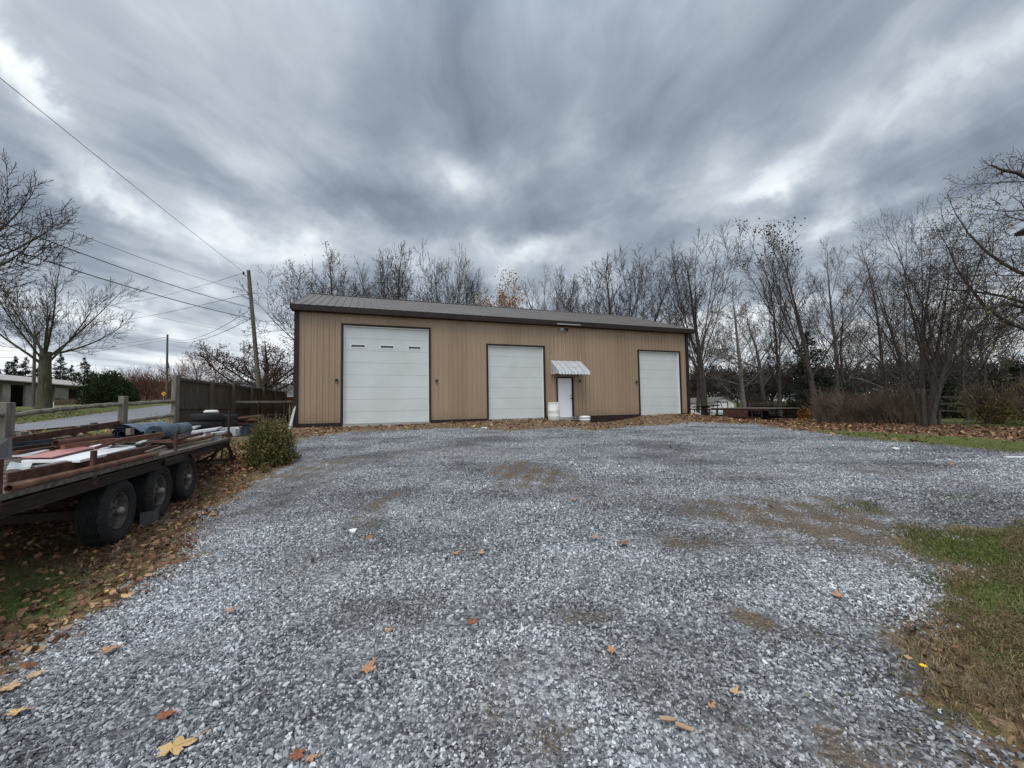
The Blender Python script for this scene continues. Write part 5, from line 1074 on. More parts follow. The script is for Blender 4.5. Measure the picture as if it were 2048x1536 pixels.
def tree(seed, H, st):
    r = np.random.default_rng(seed); TR = TA(); CRN = TA(); tips = []
    rm = st.get('rmin', .007)
    env = st.get('env')
    def grow(p, d, L, rad, lev, acc=None):
        if env and lev >= 1:
            e = p+d*L; q = math.sqrt((e[0]*e[0]+e[1]*e[1])/env[0]**2+((e[2]-env[1])/env[2])**2)
            if q > 1.07 and lev >= 2: return
            if q > 1: L *= max(.15, 1-(q-1)*3.2)
        n = (7, 8, 6, 4, 2)[lev]; step = L/n; pts = [p]; wig = st['wig'][lev]; up = st['up'][lev]; r0 = rad
        nz = r.normal(0, 1, (n, 3))
        for i in range(n):
            d = d+nz[i]*wig; d[2] += up; d = d/math.sqrt(d@d); pts.append(pts[-1]+d*step)
        pts = np.array(pts); tap = st['tap'][lev]; rr = np.maximum(r0*(1-(1-tap)*np.linspace(0, 1, n+1)**.8), rm*.8)
        if lev == 0: rr[0] *= st.get('flare', 1.35)
        (TR if lev <= st.get('tlev', 1) else CRN).tube(pts, rr, (10, 8, 5, 3, 3)[lev])
        if lev == st.get('maxlev', 4): tips.append(pts[-1]); return
        nc = st['n'][lev]; t0 = st['t0'][lev]; ph = r.uniform(0, 6.28); dl = pts[-1]-pts[-2]
        for c in range(nc):
            t = t0+(1-t0)*((c+r.uniform(.1, .9))/nc); x = t*n; i = min(int(x), n-1); q = pts[i]+(pts[i+1]-pts[i])*(x-i); dd = pts[i+1]-pts[i]; dd = dd/math.sqrt(dd@dd)
            a = math.radians(r.uniform(*st['ang'][lev])); ph += 2.4+r.normal(0, .35)
            u = np.cross(dd, [0.02, .01, 1.] if abs(dd[2]) < .97 else [1., 0, 0]); u = u/math.sqrt(u@u); w = np.cross(dd, u)
            nd = dd*math.cos(a)+(u*math.cos(ph)+w*math.sin(ph))*math.sin(a)
            ln = L*st['len'][lev]*r.uniform(.75, 1.2)*(1-.32*t if lev else 1-st.get('top', .25)*t)
            rc = max(np.interp(x, range(n+1), rr)*st['rr'][lev]*r.uniform(.75, 1), rm)
            grow(q, nd, ln, rc, lev+1)
        if lev >= 1 or st.get('lead', True):                     # leader continues
            grow(pts[-1], dl/math.sqrt(dl@dl), L*st['len'][lev]*st.get('leadl', .8), max(rr[-1]*(.95 if lev else st.get('leadr', .95)), rm), lev+1)
    for k in range(st.get('stems', 1)):
        a = st.get('az', 0)+k*2*PI/max(st.get('stems', 1), 1)+r.uniform(-.4, .4); ti = st.get('lean', .02) if st.get('stems', 1) == 1 else st.get('spread', .35)*r.uniform(.6, 1.2)
        grow(np.array([.12*math.cos(a)*(st.get('stems', 1) > 1), .12*math.sin(a)*(st.get('stems', 1) > 1), -.15]), nrm([math.cos(a)*ti, math.sin(a)*ti, 1]), H*st['trunk']*r.uniform(.93, 1.05), st['r']*(1 if k == 0 else r.uniform(.6, .9)), 0)
    return TR.arr(), CRN.arr(), np.array(tips)
BASE = dict(wig=(.03,.055,.07,.09,.10), up=(.0,.02,.035,.045,.03), tap=(.62,.28,.3,.35,.5), n=(8,10,6,4), t0=(.5,.15,.1,.08), env=(2.9,2.75,2.35), ang=((20,66),(26,54),(28,54),(26,54)), len=(1.5,.5,.5,.5), rr=(.46,.42,.45,.55), trunk=.22, r=.10, leadl=.6)
def S(**k): d = dict(BASE); d.update(k); return d
ROUND = S()
VASE = S(trunk=.20, n=(7,10,6,4), env=(2.5,2.8,2.4), ang=((12,44),(22,46),(26,50),(26,52)), len=(2.1,.36,.48,.56), up=(0,.015,.04,.05,.04), t0=(.5,.2,.1,.08))
TALL = S(trunk=.62, n=(12,7,6,4), env=None, t0=(.25,.15,.1,.08), ang=((30,58),(26,52),(26,52),(26,52)), len=(.50,.48,.48,.55), top=.35, tap=(.3,.3,.3,.35,.5), r=.13)
def plant(name, base, geo, rot, sc, label, cat, tm, cm, group=None, leaf=None, nleaf=0, lsize=.05, lsel=None, width=1, lm_name='foliage', lean=None):
    (TV, TFc), (CV, CFc), tips = geo; ca, sa = math.cos(rot)*sc*width, math.sin(rot)*sc*width
    def tf(V):
        W_ = np.stack([V[:, 0]*ca-V[:, 1]*sa, V[:, 0]*sa+V[:, 1]*ca, V[:, 2]*sc], 1)
        if lean is not None: W_[:, 0] += lean[0]*W_[:, 2]; W_[:, 1] += lean[1]*W_[:, 2]
        return W_+np.asarray(base)
    t = thing(name, base, label, cat, group)
    npmesh('trunk', tf(TV), TFc, tm, t, smooth=True); cr = npmesh('crown', tf(CV), CFc, cm, t)
    if nleaf:
        tp = tf(tips); sel = tp if lsel is None else tp[lsel(tp)]
        if len(sel):
            P = sel[NR.integers(0, len(sel), nleaf)]+NR.normal(0, lsize*2.4, (nleaf, 3)); V, Fa, A, _ = scatter(LS, P, NR.uniform(.6, 1.2, nleaf)*lsize, rotmats(nleaf), NR.random(nleaf)); npmesh(lm_name, V, Fa, leaf, cr, attr={'rnd': A})
    return t
G_ROUND = [tree(s, 10, dict(ROUND, rmin=.0052)) for s in (1, 2)]
G_TALL = [tree(s, 10, dict(TALL, rmin=.0045)) for s in (3, 4)]
G_VASE = [tree(s, 10, dict(VASE, rmin=.0048, stems=st, spread=.16)) for s, st in ((5, 1), (6, 2))]
def hgt(geo): return max(np.quantile(geo[2][:, 2], .997), 1)
def at_(px, pb, ptop, D):            # base on the ground below px at distance D, height so the top reaches ptop
    b = GB(px, pb, D); return b, W(px, ptop, D)[2]-b[2]
def T_(geo, px, ptop, D, name, label, tm='bark', cm='twig', rot=0, cat='tree', **kw):
    b, h = at_(px, 810, ptop, D); return plant(name, b, geo, rot, h/hgt(geo), label, cat, M[tm], M[cm], **kw)
# big tree off the left edge, limbs reaching in
g = tree(21, 14, S(trunk=.26, r=.30, env=None, n=(11,11,8,5), ang=((30,66),(25,52),(28,52),(28,55)), len=(1.75,.42,.46,.52), up=(0,.04,.06,.07,.05), rmin=.009, t0=(.4,.2,.1,.08), wig=(.03,.06,.09,.11,.12), rr=(.42,.40,.45,.55)))
T_(g, -320, 175, 21, 'bare_tree', 'large bare tree whose limbs reach in from the left edge of the picture', rot=.6, width=1.0)
# pollarded maple with the spreading crown
g = tree(22, 13, S(trunk=.33, r=.42, env=(6.9,6.9,6.0), n=(10,11,7,4), t0=(.72,.18,.08,.08), ang=((18,74),(22,46),(24,48),(26,52)), len=(1.7,.40,.46,.52), up=(0,.03,.05,.06,.05), rr=(.30,.34,.42,.55), tap=(.80,.2,.3,.35,.5), rmin=.010, flare=1.45, leadr=.30, lean=.0, wig=(.02,.045,.07,.09,.11)))
T_(g, 88, 508, 33, 'maple_tree', 'bare spreading maple with a thick mossy trunk beside the lane', 'barkgreen', 'twig', rot=2.4, width=.86)
# background trees behind the garage
for i, (px, tp, D, gk, rot, w, lb, lf, nl, sz) in enumerate([
  (650, 505, 33, ('R', 0), .3, 1.12, 'bare rounded tree with clinging dark leaves behind the left end of the garage roof', 'leafred', 1300, .075),
  (722, 520, 38, ('R', 1), 1.9, 1.0, 'narrow bare tree between the two rounded crowns behind the garage', 'leafbrown', 60, .06),
  (792, 490, 34, ('V', 0), 1.1, 1.15, 'tall bare tree with upright limbs behind the left garage door', 'leafbrown', 180, .07),
  (872, 495, 35, ('R', 1), 2.2, .95, 'bare round crowned tree behind the garage roof, left of the orange tree', 'leafbrown', 30, .07),
  (915, 522, 39, ('V', 1), .2, .8, 'slim bare tree just left of the orange leaved tree', 'leafbrown', 30, .07),
  (1095, 552, 52, ('R', 0), 4.1, 1.1, 'pale distant bare tree right of the orange leaved tree', None, 0, 0),
  (1140, 540, 50, ('V', 0), 2.6, 1.0, 'distant bare tree behind the middle of the garage roof', None, 0, 0),
  (1195, 560, 44, ('R', 1), 5.1, .8, 'bare tree with a few yellow leaves behind the awning', 'leaforange', 120, .07),
  (1258, 498, 40, ('V', 1), 3.0, 1.25, 'broad dark bare tree behind the right end of the garage roof', None, 0, 0)]):
    geo = {'R': G_ROUND, 'T': G_TALL, 'V': G_VASE}[gk[0]][gk[1]]
    T_(geo, px, tp, D, 'bare_tree', lb, cm='twigpale' if 'pale' in lb else 'twig', rot=rot, width=w*.72, group='bare trees behind the garage', leaf=M[lf] if lf else None, nleaf=nl, lsize=sz)
T_(G_ROUND[1], 1005, 556, 44, 'orange_tree', 'small tree keeping its orange autumn leaves behind the garage roof', cm='twig', rot=.9, width=.5, leaf=M['leaforange'], nleaf=5200, lsize=.12)
g = tree(25, 8, S(trunk=.18, r=.20, n=(10,9,6,4), env=None, ang=((40,80),(28,55),(28,55),(30,60)), len=(2.2,.42,.46,.5), up=(0,.06,.06,.06,.05), rmin=.008, wig=(.04,.08,.10,.12,.14)))
T_(g, 520, 668, 40, 'crabapple_tree', 'dark spreading tree with dull red leaves behind the leaning pole', 'bark', 'twig', rot=.5, width=1.25, leaf=M['leafred'], nleaf=6500, lsize=.085)
for px, tp, D, k, lb in ((395, 700, 62, 0, 'small pale bare tree above the near end of the board fence'), (352, 715, 66, 1, 'reddish bare tree right of the distant pole'), (437, 722, 60, 0, 'reddish bare tree above the middle of the board fence'), (275, 728, 70, 1, 'purplish bare tree in the thicket left of the distant pole'), (225, 735, 75, 0, 'thin bare tree rising from the thicket behind the round evergreen')):
    T_(G_ROUND[k], px, tp, D, 'bare_tree', lb, cm='twigred', rot=px*1.7, width=.85, group='reddish bare trees along the lane')
# right-hand row
g = tree(31, 13, S(trunk=.30, r=.135, stems=2, spread=.12, az=.3, env=None, n=(5,8,6,4), t0=(.5,.2,.12,.08), ang=((12,42),(22,46),(28,52),(28,54)), len=(1.6,.36,.48,.56), up=(0,.015,.05,.07,.06), rmin=.006, wig=(.02,.05,.08,.11,.13), rr=(.5,.36,.45,.55)))
T_(g, 1408, 465, 27, 'bare_tree', 'tall twin stemmed bare tree just right of the garage corner', rot=.2, width=1.05, group='bare trees of the right hand hedgerow')
g = tree(32, 11, S(trunk=.68, r=.20, env=None, n=(18,7,5,4), t0=(.18,.15,.1,.08), ang=((45,80),(28,56),(28,56),(30,60)), len=(.42,.5,.48,.52), up=(0,.06,.06,.06,.05), rmin=.007, top=.6, wig=(.02,.10,.12,.14,.14), tap=(.25,.25,.3,.35,.5), rr=(.36,.4,.45,.55)))
T_(g, 1487, 560, 33, 'sycamore_tree', 'pale barked bare tree with wavy branches above the far trailer', 'barkpale', 'twigpale', rot=1., width=1.0, group='bare trees of the right hand hedgerow', leaf=M['leafbrown'], nleaf=300, lsize=.06)
g = tree(33, 12, S(trunk=.20, r=.112, env=None, n=(5,9,6,4), t0=(.4,.2,.12,.08), ang=((12,38),(20,44),(26,52),(28,54)), len=(2.5,.36,.46,.56), up=(0,.008,.03,.05,.05), rmin=.005, wig=(.02,.03,.05,.08,.1), rr=(.55,.36,.45,.55)))
T_(g, 1632, 462, 22.5, 'bare_tree', 'bare tree with leaf tufts at its tips in front of the spruce', rot=2.2, width=1.0, group='bare trees of the right hand hedgerow', leaf=M['leafbrown'], nleaf=420, lsize=.075, lsel=lambda p: p[:, 2] > np.quantile(p[:, 2], .93))
T_(G_TALL[1], 1676, 465, 21.5, 'bare_tree', 'slender straight bare tree right of the spruce', rot=.4, width=.72, group='bare trees of the right hand hedgerow')
T_(G_VASE[0], 1560, 500, 25, 'bare_tree', 'slim bare tree between the pale barked tree and the spruce', rot=4.0, width=.55, group='bare trees of the right hand hedgerow', leaf=M['leafbrown'], nleaf=150, lsize=.08, lsel=lambda p: p[:, 2] > np.quantile(p[:, 2], .95))
g = tree(34, 10, S(trunk=.30, r=.115, stems=4, spread=.24, az=.4, env=None, n=(5,9,6,4), t0=(.45,.18,.12,.08), ang=((10,38),(22,50),(28,54),(28,58)), len=(1.9,.38,.50,.58), up=(0,.008,.03,.04,.04), rmin=.0042, flare=1.2, wig=(.02,.025,.05,.08,.1), rr=(.62,.36,.45,.55), tap=(.8,.25,.3,.35,.5)))
T_(g, 1850, 418, 15.3, 'bare_tree', 'dark many stemmed bare tree forking near the leaf strewn ground at right', rot=.2, width=.92, group='bare trees of the right hand hedgerow')
T_(G_TALL[0], 1775, 500, 19, 'bare_tree', 'thin leaning bare tree just left of the many stemmed tree', cm='twigpale', rot=1.4, width=.75, lean=(-.06, 0), group='bare trees of the right hand hedgerow')
T_(G_ROUND[0], 1935, 600, 21, 'bare_tree', 'low bare tree between the dark pine and the right edge', rot=3.3, width=.9, group='bare trees of the right hand hedgerow', leaf=M['leafwillow'], nleaf=300, lsize=.04)
for i, (px, tp, D, gk, rot, w, lb) in enumerate([(1395,600,40,0,1.,1.1,'low bare tree behind the twin stemmed tree at the garage corner'),(1530,590,38,0,3.,1.2,'bare back row tree left of the spruce'),(1690,600,37,1,5.,1.2,'bare back row tree right of the spruce'),
 (1800,620,40,1,1.4,1.2,'distant bare tree above the brambles'),(1905,610,33,1,3.4,1.2,'bare tree rising behind the broad dark pine'),(1975,590,28,0,4.4,1.2,'bare back row tree near the right edge above the yellow thicket'),]):
    T_(G_ROUND[gk], px, tp, D, 'bare_tree', lb, cm=('twig', 'twigpale')[i % 2], rot=rot, width=w*.75, group='bare trees of the back row at right', leaf=M['leafbrown'] if i % 3 == 0 else None, nleaf=200, lsize=.05)
# willow-like tree from the right edge, leaves on hanging shoots
g = tree(36, 9, S(trunk=.34, r=.20, env=None, n=(10,10,7,5), t0=(.5,.2,.12,.1), ang=((40,80),(30,65),(35,70),(35,80)), len=(1.35,.5,.45,.6), up=(0,.02,.0,-.05,-.16), rmin=.0045, wig=(.05,.12,.16,.18,.2), rr=(.42,.4,.45,.55)))
T_(g, 2175, 290, 13.5, 'weeping_tree', 'crooked weeping tree with yellowish leaves reaching in from the right edge', rot=1.2, width=1.0, leaf=M['leafwillow'], nleaf=7500, lsize=.036)

def conifer(name, px, ptop, D, w, label, seed, mtl='needle', dens=1.0, group=None, droop=.25, cat='conifer'):
    r = np.random.default_rng(seed); b, H = at_(px, 812, ptop, D); t = thing(name, b, label, cat, group)
    mb = MB(); mb.tube([b-BZ*.2, b+BZ*H*.5, b+BZ*H*.98], [H*.018, H*.011, .02], 8); mb.build('trunk', M['bark'], t, smooth=True)
    P = []; Sx = []; BR = TA(); nl = int(H*3.6)
    for i in range(nl):
        f = (i+r.uniform(0, 1))/nl; z = H*(.06+.94*f); zb = z; R = w*(1-f)**.8*r.uniform(.75, 1.15)+.08
        for j in range(int((5+5*(1-f))*dens)+1):
            a = r.uniform(0, 2*PI); rr = R*r.uniform(.7, 1.15); n = 5; z = min(zb+r.normal(0, .03)*H, H*.99); droop_ = droop*r.uniform(.3, 2.2)
            u = np.linspace(0, 1, n)
            pts = np.stack([b[0]+np.cos(a)*rr*u, b[1]+np.sin(a)*rr*u, b[2]+z-droop_*rr*u+.22*rr*u*u], 1); BR.tube(pts, np.linspace(.022, .006, n), 3)
            m = int(max(10, 62*rr/w)*dens); uu = r.uniform(.12, 1, m)**.8; sp_ = .20*rr*(1.15-uu)
            q = np.stack([b[0]+np.cos(a)*rr*uu, b[1]+np.sin(a)*rr*uu, b[2]+z-droop_*rr*uu+.22*rr*uu*uu], 1); q[:, :2] += np.stack([-np.sin(a)*np.ones(m), np.cos(a)*np.ones(m)], 1)*(r.normal(0, 1, m)*sp_)[:, None]; q[:, 2] -= np.abs(r.normal(0, .13, m))-.04; P.append(q)
    P = np.concatenate(P); m = len(P); cards = [(np.array([[-1, -.16, 0], [1, -.05, -.2], [.1, .30, .1]])*1., np.array([[0, 1, 2]])), (np.array([[-.8, 0, .15], [.9, .12, -.25], [0, -.28, 0]])*1., np.array([[0, 1, 2]])), (np.array([[0, -.7, .1], [.15, .8, -.1], [.4, 0, -.3]]), np.array([[0, 1, 2]]))]
    V, Fa, A, _ = scatter(cards, P, NR.uniform(.09, .22, m)*(1 if D < 50 else 2.1), rotmats(m, .5), NR.random(m))
    cr = npmesh('crown', V, Fa, M[mtl], t, attr={'rnd': A}); BV_, BF_ = BR.arr(); npmesh('branches', BV_, BF_, M['twig'], cr); return t
conifer('spruce_tree', 1622, 662, 27, 2.5, 'dark spruce standing behind the tufted bare tree', 41)
conifer('pine_tree', 1885, 705, 25, 3.0, 'broad dark pine behind the many stemmed bare tree', 42, dens=1.25)
conifer('pine_tree', 2046, 722, 19, 1.7, 'dark conifer cut off by the right edge of the picture', 43)
conifer('pine_tree', 1700, 760, 34, 3.0, 'low dark conifer between the spruce and the broad pine', 44, dens=1.0)
for i, (px, tp, D, w) in enumerate([(-6, 735, 82, 2.4), (12, 722, 84, 2.2), (26, 712, 80, 2.2), (48, 715, 82, 3.4), (72, 735, 84, 2.8), (92, 738, 84, 2.6), (118, 708, 80, 3.0), (140, 730, 84, 2.8), (166, 716, 80, 2.8), (185, 742, 84, 2.6)]):
    conifer('spruce_tree', px, tp, D, w, ['dark spruce behind the left end of the outbuilding roof', 'narrow dark spruce left of the tallest far left one', 'tall narrow spruce behind the outbuilding chimney', 'broad spruce just left of the yard light pole', 'dark spruce between the yard light and the maple trunk', 'dark spruce hidden behind the maple trunk', 'tall spruce just right of the maple trunk', 'lower spruce behind the right half of the outbuilding', 'pointed spruce above the right end of the outbuilding', 'low spruce next to the round evergreen'][i], 60+i, dens=.55, group='dark spruces behind the outbuilding')

def leafmass(name, c, sx, sy, sz, n, size, mtl, label, cat, shell=.55, seed=1, stems=14, stemm='twig', group=None, lumps=7, stick=0):
    r = np.random.default_rng(seed); t = thing(name, c, label, cat, group); c = np.asarray(c)
    BR = TA()
    for i in range(stems):
        a = r.uniform(0, 2*PI); u = np.linspace(0, 1, 5); rr = r.uniform(.2, .95); h = sz*r.uniform(.6, 1.05+stick)
        BR.tube(np.stack([c[0]+sx*.2*np.cos(a)+np.cos(a)*sx*rr*u**1.3*.75+r.normal(0, .02, 5), c[1]+np.sin(a)*sy*rr*u**1.3*.8+r.normal(0, .02, 5), c[2]-.03+h*u*(1-.25*rr*rr)], 1), np.linspace(.012, .004, 5)*max(sz, .8), 3)
    V_, F_ = BR.arr(); npmesh('stems', V_, F_, M[stemm], t)
    d = r.normal(0, 1, (n, 3)); d[:, 2] = np.abs(d[:, 2])*.9; d /= np.linalg.norm(d, axis=1, keepdims=True); lump = np.ones(n)
    for k in range(lumps):
        q = r.normal(0, 1, 3); q[2] = abs(q[2]); q /= np.linalg.norm(q); lump += .22*np.exp(-((d-q)**2).sum(1)/.10)*r.choice([1, 1, -1])
    rad = r.uniform(0, 1, n)**(1-shell*.75)*lump*r.uniform(.86, 1.06, n)
    P = np.stack([c[0]+d[:, 0]*sx*rad, c[1]+d[:, 1]*sy*rad, c[2]+.03+(d[:, 2]**.8)*sz*rad], 1)
    V, Fa, A, _ = scatter(LS, P, r.uniform(.6, 1.25, n)*size, rotmats(n), np.clip(NR.random(n)*.75+.25*(r.normal(0, .5, n)+lump-1), 0, 1)); npmesh('foliage', V, Fa, M[mtl], t, attr={'rnd': A}); return t
q = GB(221, 812, 36); leafmass('round_evergreen', q, 1.9, 1.9, W(221, 748, 36)[2]-q[2], 17000, .085, 'yew', 'rounded dark green evergreen shrub beside the lane', 'shrub', shell=.9, seed=5, lumps=12)
q = G(540, 926); q = GB(540, 920, 9.9); leafmass('leafy_bush', q, .56, .54, W(540, 838, 9.9)[2]-q[2], 10500, .028, 'bush', 'scruffy yellow green bush at the corner of the gravel in front of the garage', 'bush', shell=.62, seed=6, stems=46, stick=.25, stemm='brush')
q = GB(530, 932, 9.2); leafmass('yellow_weed', q, .13, .12, .24, 260, .022, 'leafwillow', 'small yellow leaved weed at the foot of the bush', 'weed', seed=7, stems=8)
q = GB(592, 915, 10.4); leafmass('yellow_weed', q, .16, .12, .17, 200, .022, 'leafwillow', 'low yellow weed to the right of the bush', 'weed', seed=8, stems=8)
q = GB(1612, 838, 24); leafmass('yellow_shrub', q, .55, .4, .75, 500, .05, 'leaforange', 'small yellow leaved shrub below the spruce', 'shrub', seed=9, stems=20)
q = GB(1990, 845, 16); leafmass('vine_thicket', q, 1.5, .9, 1.75, 2600, .045, 'leafwillow', 'tangled yellow leaved thicket hanging over the fence near the right edge', 'thicket', shell=.3, seed=10, stems=260, stemm='brush')
q = GB(2075, 850, 14.5); leafmass('vine_thicket', q, 1.0, .8, 1.9, 1500, .045, 'leafwillow', 'yellow leaved thicket cut off by the right edge', 'thicket', shell=.3, seed=12, stems=160, stemm='brush')
# brown bramble thicket, uncountable
def brushmass(name, p0, p1, dep, h, n, mtl, label, seed, thick=.006, leafn=0, leafm='leafbrown', kind='stuff', cat='brush', lsz=.04):
    r = np.random.default_rng(seed); p0 = np.asarray(p0)[:2]; p1 = np.asarray(p1)[:2]; A_ = TA(); tip = []
    e = p1-p0; nn = np.array([-e[1], e[0]])/np.linalg.norm(e); u = np.linspace(0, 1, 5)[:, None]; sx = r.uniform(0, 1, n); sy = r.uniform(-.5, .5, n)*dep
    bx = p0[0]+e[0]*sx+nn[0]*sy; by = p0[1]+e[1]*sx+nn[1]*sy; bz = zt(bx, by); prof = (np.sin(sx*9+seed)+np.sin(sx*23+1))*.19+.82
    for i in range(n):
        a = r.uniform(0, 2*PI); L = h*prof[i]*r.uniform(.45, 1.15); q = r.uniform(.15, .9); st = np.array([bx[i], by[i], bz[i]-.02+max(0, r.normal(0, .25))*h*.6])
        P = st+np.concatenate([np.cos(a)*q*L*.7*u**1.4, np.sin(a)*q*L*.7*u**1.4, L*u*(1-.45*q*u)], 1)+r.normal(0, .03*h, (5, 3))*u; A_.tube(P, np.linspace(thick*1.6, thick*.6, 5), 3); tip.append(P[2:])
    V_, F_ = A_.arr(); o = npmesh(name, V_, F_, M[mtl]); tag(o, label, cat, kind=kind)
    if leafn:
        tp = np.concatenate(tip); P = tp[r.integers(0, len(tp), leafn)]+r.normal(0, .08, (leafn, 3)); V, Fa, A, _ = scatter(LS, P, r.uniform(.6, 1.2, leafn)*lsz, rotmats(leafn), NR.random(leafn)); npmesh('foliage', V, Fa, M[leafm], o, attr={'rnd': A})
    return o
brushmass('bramble_thicket', GB(1655, 840, 20.5), GB(1836, 850, 17.5), 2.4, 1.55, 3600, 'brush', 'brown tangled brambles filling the space between the hedgerow trunks', 51, .0075, 1600, 'leafbrown')
brushmass('undergrowth', GB(1530, 838, 32), GB(2060, 838, 27), 3, 1.3, 5200, 'twig', 'grey brown undergrowth behind the rail fence at right', 52, .010, 500)
brushmass('undergrowth', GB(1490, 826, 40), GB(1960, 826, 36), 5, 2.6, 4200, 'twig', 'grey undergrowth behind the far trailer', 53, .012)
brushmass('hedgerow_thicket', GB(178, 800, 76), GB(440, 800, 70), 8, 5.2, 5200, 'twigred', 'reddish purple thicket along the far side of the lane', 54, .028, 5200, 'leafred', lsz=.13)
brushmass('hedgerow_thicket', GB(425, 810, 56), GB(600, 810, 52), 4, 2.6, 2200, 'twigred', 'reddish thicket behind the board fence', 55, .02, 1500, 'leafred', lsz=.09)
brushmass('weeds', GB(100, 808, 47), GB(188, 803, 55), 3, .8, 1200, 'brush', 'dry weeds in front of the outbuilding', 56, .010, 800, 'bush', lsz=.05)
brushmass('weeds', GB(270, 806, 44), GB(345, 802, 50), 2, .7, 700, 'brush', 'dry weeds beside the road sign', 57, .010)
# far woods
def woods(name, p0, p1, n, h0, h1, dep, label, seed, mtl='twig', rm=.03):
    r = np.random.default_rng(seed); Vs = []; Fs = []; off = 0; gs = [tree(90+k, 10, S(n=(5,6,5), maxlev=3, rmin=.03, tlev=-1)) for k in range(4)]
    for i in range(n):
        g = gs[r.integers(0, 4)]; V, Fq = g[1]; s = r.uniform(h0, h1)/10; a = r.uniform(0, 6.28); u = r.uniform(0, 1); x = p0[0]+(p1[0]-p0[0])*u+r.normal(0, dep); y = p0[1]+(p1[1]-p0[1])*u+r.normal(0, dep)
        Vs.append(np.stack([(V[:, 0]*math.cos(a)-V[:, 1]*math.sin(a))*s*1.1+x, (V[:, 0]*math.sin(a)+V[:, 1]*math.cos(a))*s*1.1+y, V[:, 2]*s+z1(x, y)], 1)); Fs.append(Fq+off); off += len(V)
    return tag(npmesh(name, np.concatenate(Vs), np.concatenate(Fs), M[mtl]), label, 'woods', kind='stuff')
woods('far_woods', (38, 84), (120, 56), 200, 14, 21, 5, 'grey leafless woods on the horizon at right', 71)
woods('far_woods', (-120, 108), (-38, 96), 110, 6, 11, 6, 'reddish grey leafless woods on the horizon at left', 72, 'twigred')
woods('far_woods', (-30, 75), (50, 75), 60, 6, 9, 5, 'leafless woods far behind the garage', 73)
# hanging horizontal fallen branches in the hedgerow
for k, (a, b, c_, lb) in enumerate([((1700, 755, 21), (1745, 765, 20.5), (1790, 782, 20), 'pale drooping branch across the brambles left of the forked tree'), ((1745, 778, 19.5), (1775, 790, 19), (1810, 800, 18.6), 'lower pale fallen branch lying in the brambles')]):
    P = [W(*a), W(*b)-BZ*.05, W(*c_)]; mb = MB(); mb.tube([P[0], P[0]*.5+P[1]*.5+BZ*.06, P[1], P[1]*.5+P[2]*.5-BZ*.05, P[2]], [.045, .04, .035, .03, .02], 7); item('fallen_branch', mb, M['barkpale'], lb, 'branch')
# ------------------------------------------------------------------ sky and light
w = bpy.data.worlds.new('World'); scene.world = w; w.use_nodes = True; N = NT(w.node_tree)
for nd in list(w.node_tree.nodes): w.node_tree.nodes.remove(nd)
out = N.n('ShaderNodeOutputWorld'); bg = N.n('ShaderNodeBackground'); w.node_tree.links.new(bg.outputs[0], out.inputs[0]); bg.inputs[1].default_value = .1; w.cycles.sampling_method = 'NONE'
SE, SR = math.radians(60), math.radians(205)      # elevation, azimuth (clockwise from +Y)
sky = N.n('ShaderNodeTexSky', sky_type='NISHITA'); sky.sun_disc = False; sky.sun_elevation = SE; sky.sun_rotation = SR; sky.air_density = 1; sky.dust_density = 1; sky.ozone_density = 1
v = N.n('ShaderNodeTexCoord').outputs['Generated']; x, y, z = N.sep(v)
zp = N.m('ADD', N.m('MAXIMUM', z, 0.0), .07)
P = N.xyz(N.m('DIVIDE', x, zp), N.m('DIVIDE', y, zp), 0)
wv_ = N.vm('SCALE', N.vm('SUBTRACT', N.noise(P, .9, 4, .55, out='Color'), (.5, .5, .5)), .7)
Pw = N.vm('ADD', P, wv_)
n1 = N.noise(N.vm('MULTIPLY', Pw, (1.0, .42, 1)), 1.05, 7, .56)
n2 = N.noise(N.vm('ADD', N.vm('MULTIPLY', Pw, (1.0, .62, 1)), (7.3, 2.1, 0)), 1.9, 8, .52)
n3 = N.noise(N.vm('ADD', N.vm('MULTIPLY', P, (.6, .5, 1)), (3.3, 9.1, 0)), .55, 3, .5)
ya = N.m('MAXIMUM', N.m('ABSOLUTE', y), .12); qx = N.m('DIVIDE', x, ya); qz = N.m('DIVIDE', z, ya)
wq = N.noise(N.xyz(qx, qz, 0), 2.6, 6, .62, out='Color'); wqx, wqy, _ = N.sep(wq)
qx = N.m('ADD', qx, N.m('MULTIPLY', N.m('SUBTRACT', wqx, .5), .42)); qz = N.m('ADD', qz, N.m('MULTIPLY', N.m('SUBTRACT', wqy, .5), .30))
val = N.m('ADD', N.m('MULTIPLY', N.m('SUBTRACT', n1, .5), 1.35), N.m('MULTIPLY', N.m('SUBTRACT', n2, .5), .5))
val = N.m('ADD', val, N.m('MULTIPLY', N.m('SUBTRACT', n3, .5), .35))
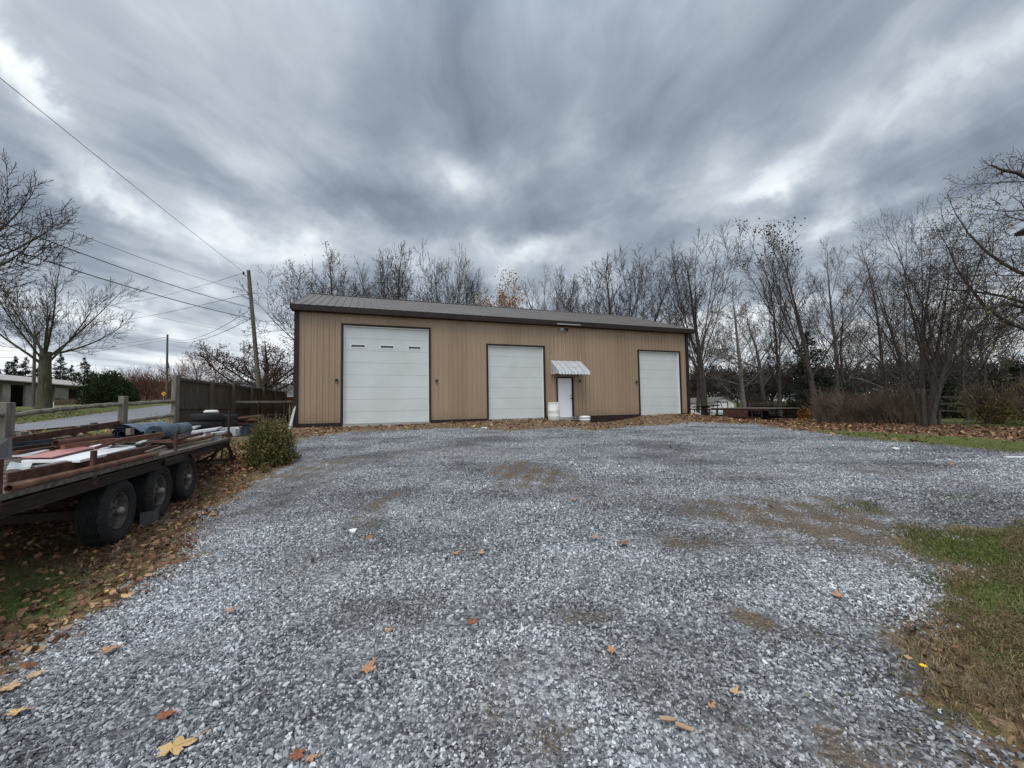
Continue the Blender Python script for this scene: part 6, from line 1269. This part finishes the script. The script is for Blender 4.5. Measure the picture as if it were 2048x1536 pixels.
for px, py, rx, ry, an, am in SKYB:
    d = ray(px, py); cx, cz = d[0]/d[1], d[2]/d[1]; a = math.radians(an); rx /= 800; ry /= 800
    dx = N.m('SUBTRACT', qx, cx); dz = N.m('SUBTRACT', qz, cz)
    u = N.m('DIVIDE', N.m('ADD', N.m('MULTIPLY', dx, math.cos(a)), N.m('MULTIPLY', dz, math.sin(a))), rx); t = N.m('DIVIDE', N.m('SUBTRACT', N.m('MULTIPLY', dz, math.cos(a)), N.m('MULTIPLY', dx, math.sin(a))), ry)
    g = N.m('EXPONENT', N.m('MULTIPLY', N.m('ADD', N.m('MULTIPLY', u, u), N.m('MULTIPLY', t, t)), -1.)); val = N.m('ADD', val, N.m('MULTIPLY', g, am))
hz = N.m('SUBTRACT', 1, N.ss(z, .0, .30))
val = N.m('ADD', N.m('ADD', val, SKY0), N.m('MULTIPLY', hz, .34))
col = N.ramp(val, [(0, (.085,.108,.148)), (.22, (.150,.182,.232)), (.42, (.248,.290,.348)), (.62, (.41,.458,.515)), (.82, (.67,.71,.745)), (1, (.91,.93,.93))])
fr = N.ss(N.m('MULTIPLY', y, -1), -.15, .75)       # unseen sky behind the camera, brightened to light yard and walls
up_ = N.ss(z, .62, .95)  # sky towards the zenith brightened too, as added overhead light
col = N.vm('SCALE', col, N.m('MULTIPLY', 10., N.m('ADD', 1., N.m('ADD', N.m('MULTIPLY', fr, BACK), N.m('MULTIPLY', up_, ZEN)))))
gap = N.m('MULTIPLY', N.ss(N.noise(N.xyz(N.m('MULTIPLY', qx, 1), N.m('MULTIPLY', qz, 3), 0), 2.3, 6, .6), .56, .70), N.m('MULTIPLY', N.ss(qx, .75, 1.1), N.m('SUBTRACT', 1, N.ss(qz, .30, .5))))
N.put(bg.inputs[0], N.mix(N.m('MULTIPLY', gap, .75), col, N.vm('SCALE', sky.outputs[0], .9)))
sun = bpy.data.lights.new('sun', 'SUN'); sun.energy = SUNE; sun.angle = math.radians(35); sun.color = (1, .955, .89)
so = bpy.data.objects.new('sun', sun); COL.objects.link(so)
dv = Vector((math.sin(SR)*math.cos(SE), math.cos(SR)*math.cos(SE), math.sin(SE))); so.rotation_euler = dv.to_track_quat('Z', 'Y').to_euler(); so.location = (0, -10, 30)
vs = scene.view_settings; vs.view_transform = 'Standard'; vs.look = 'None'; vs.gamma = 1; vs.use_curve_mapping = False; vs.exposure = EXPO
scene.render.resolution_x = 1024; scene.render.resolution_y = 768
scene.cycles.max_bounces = 5; scene.cycles.transparent_max_bounces = 4
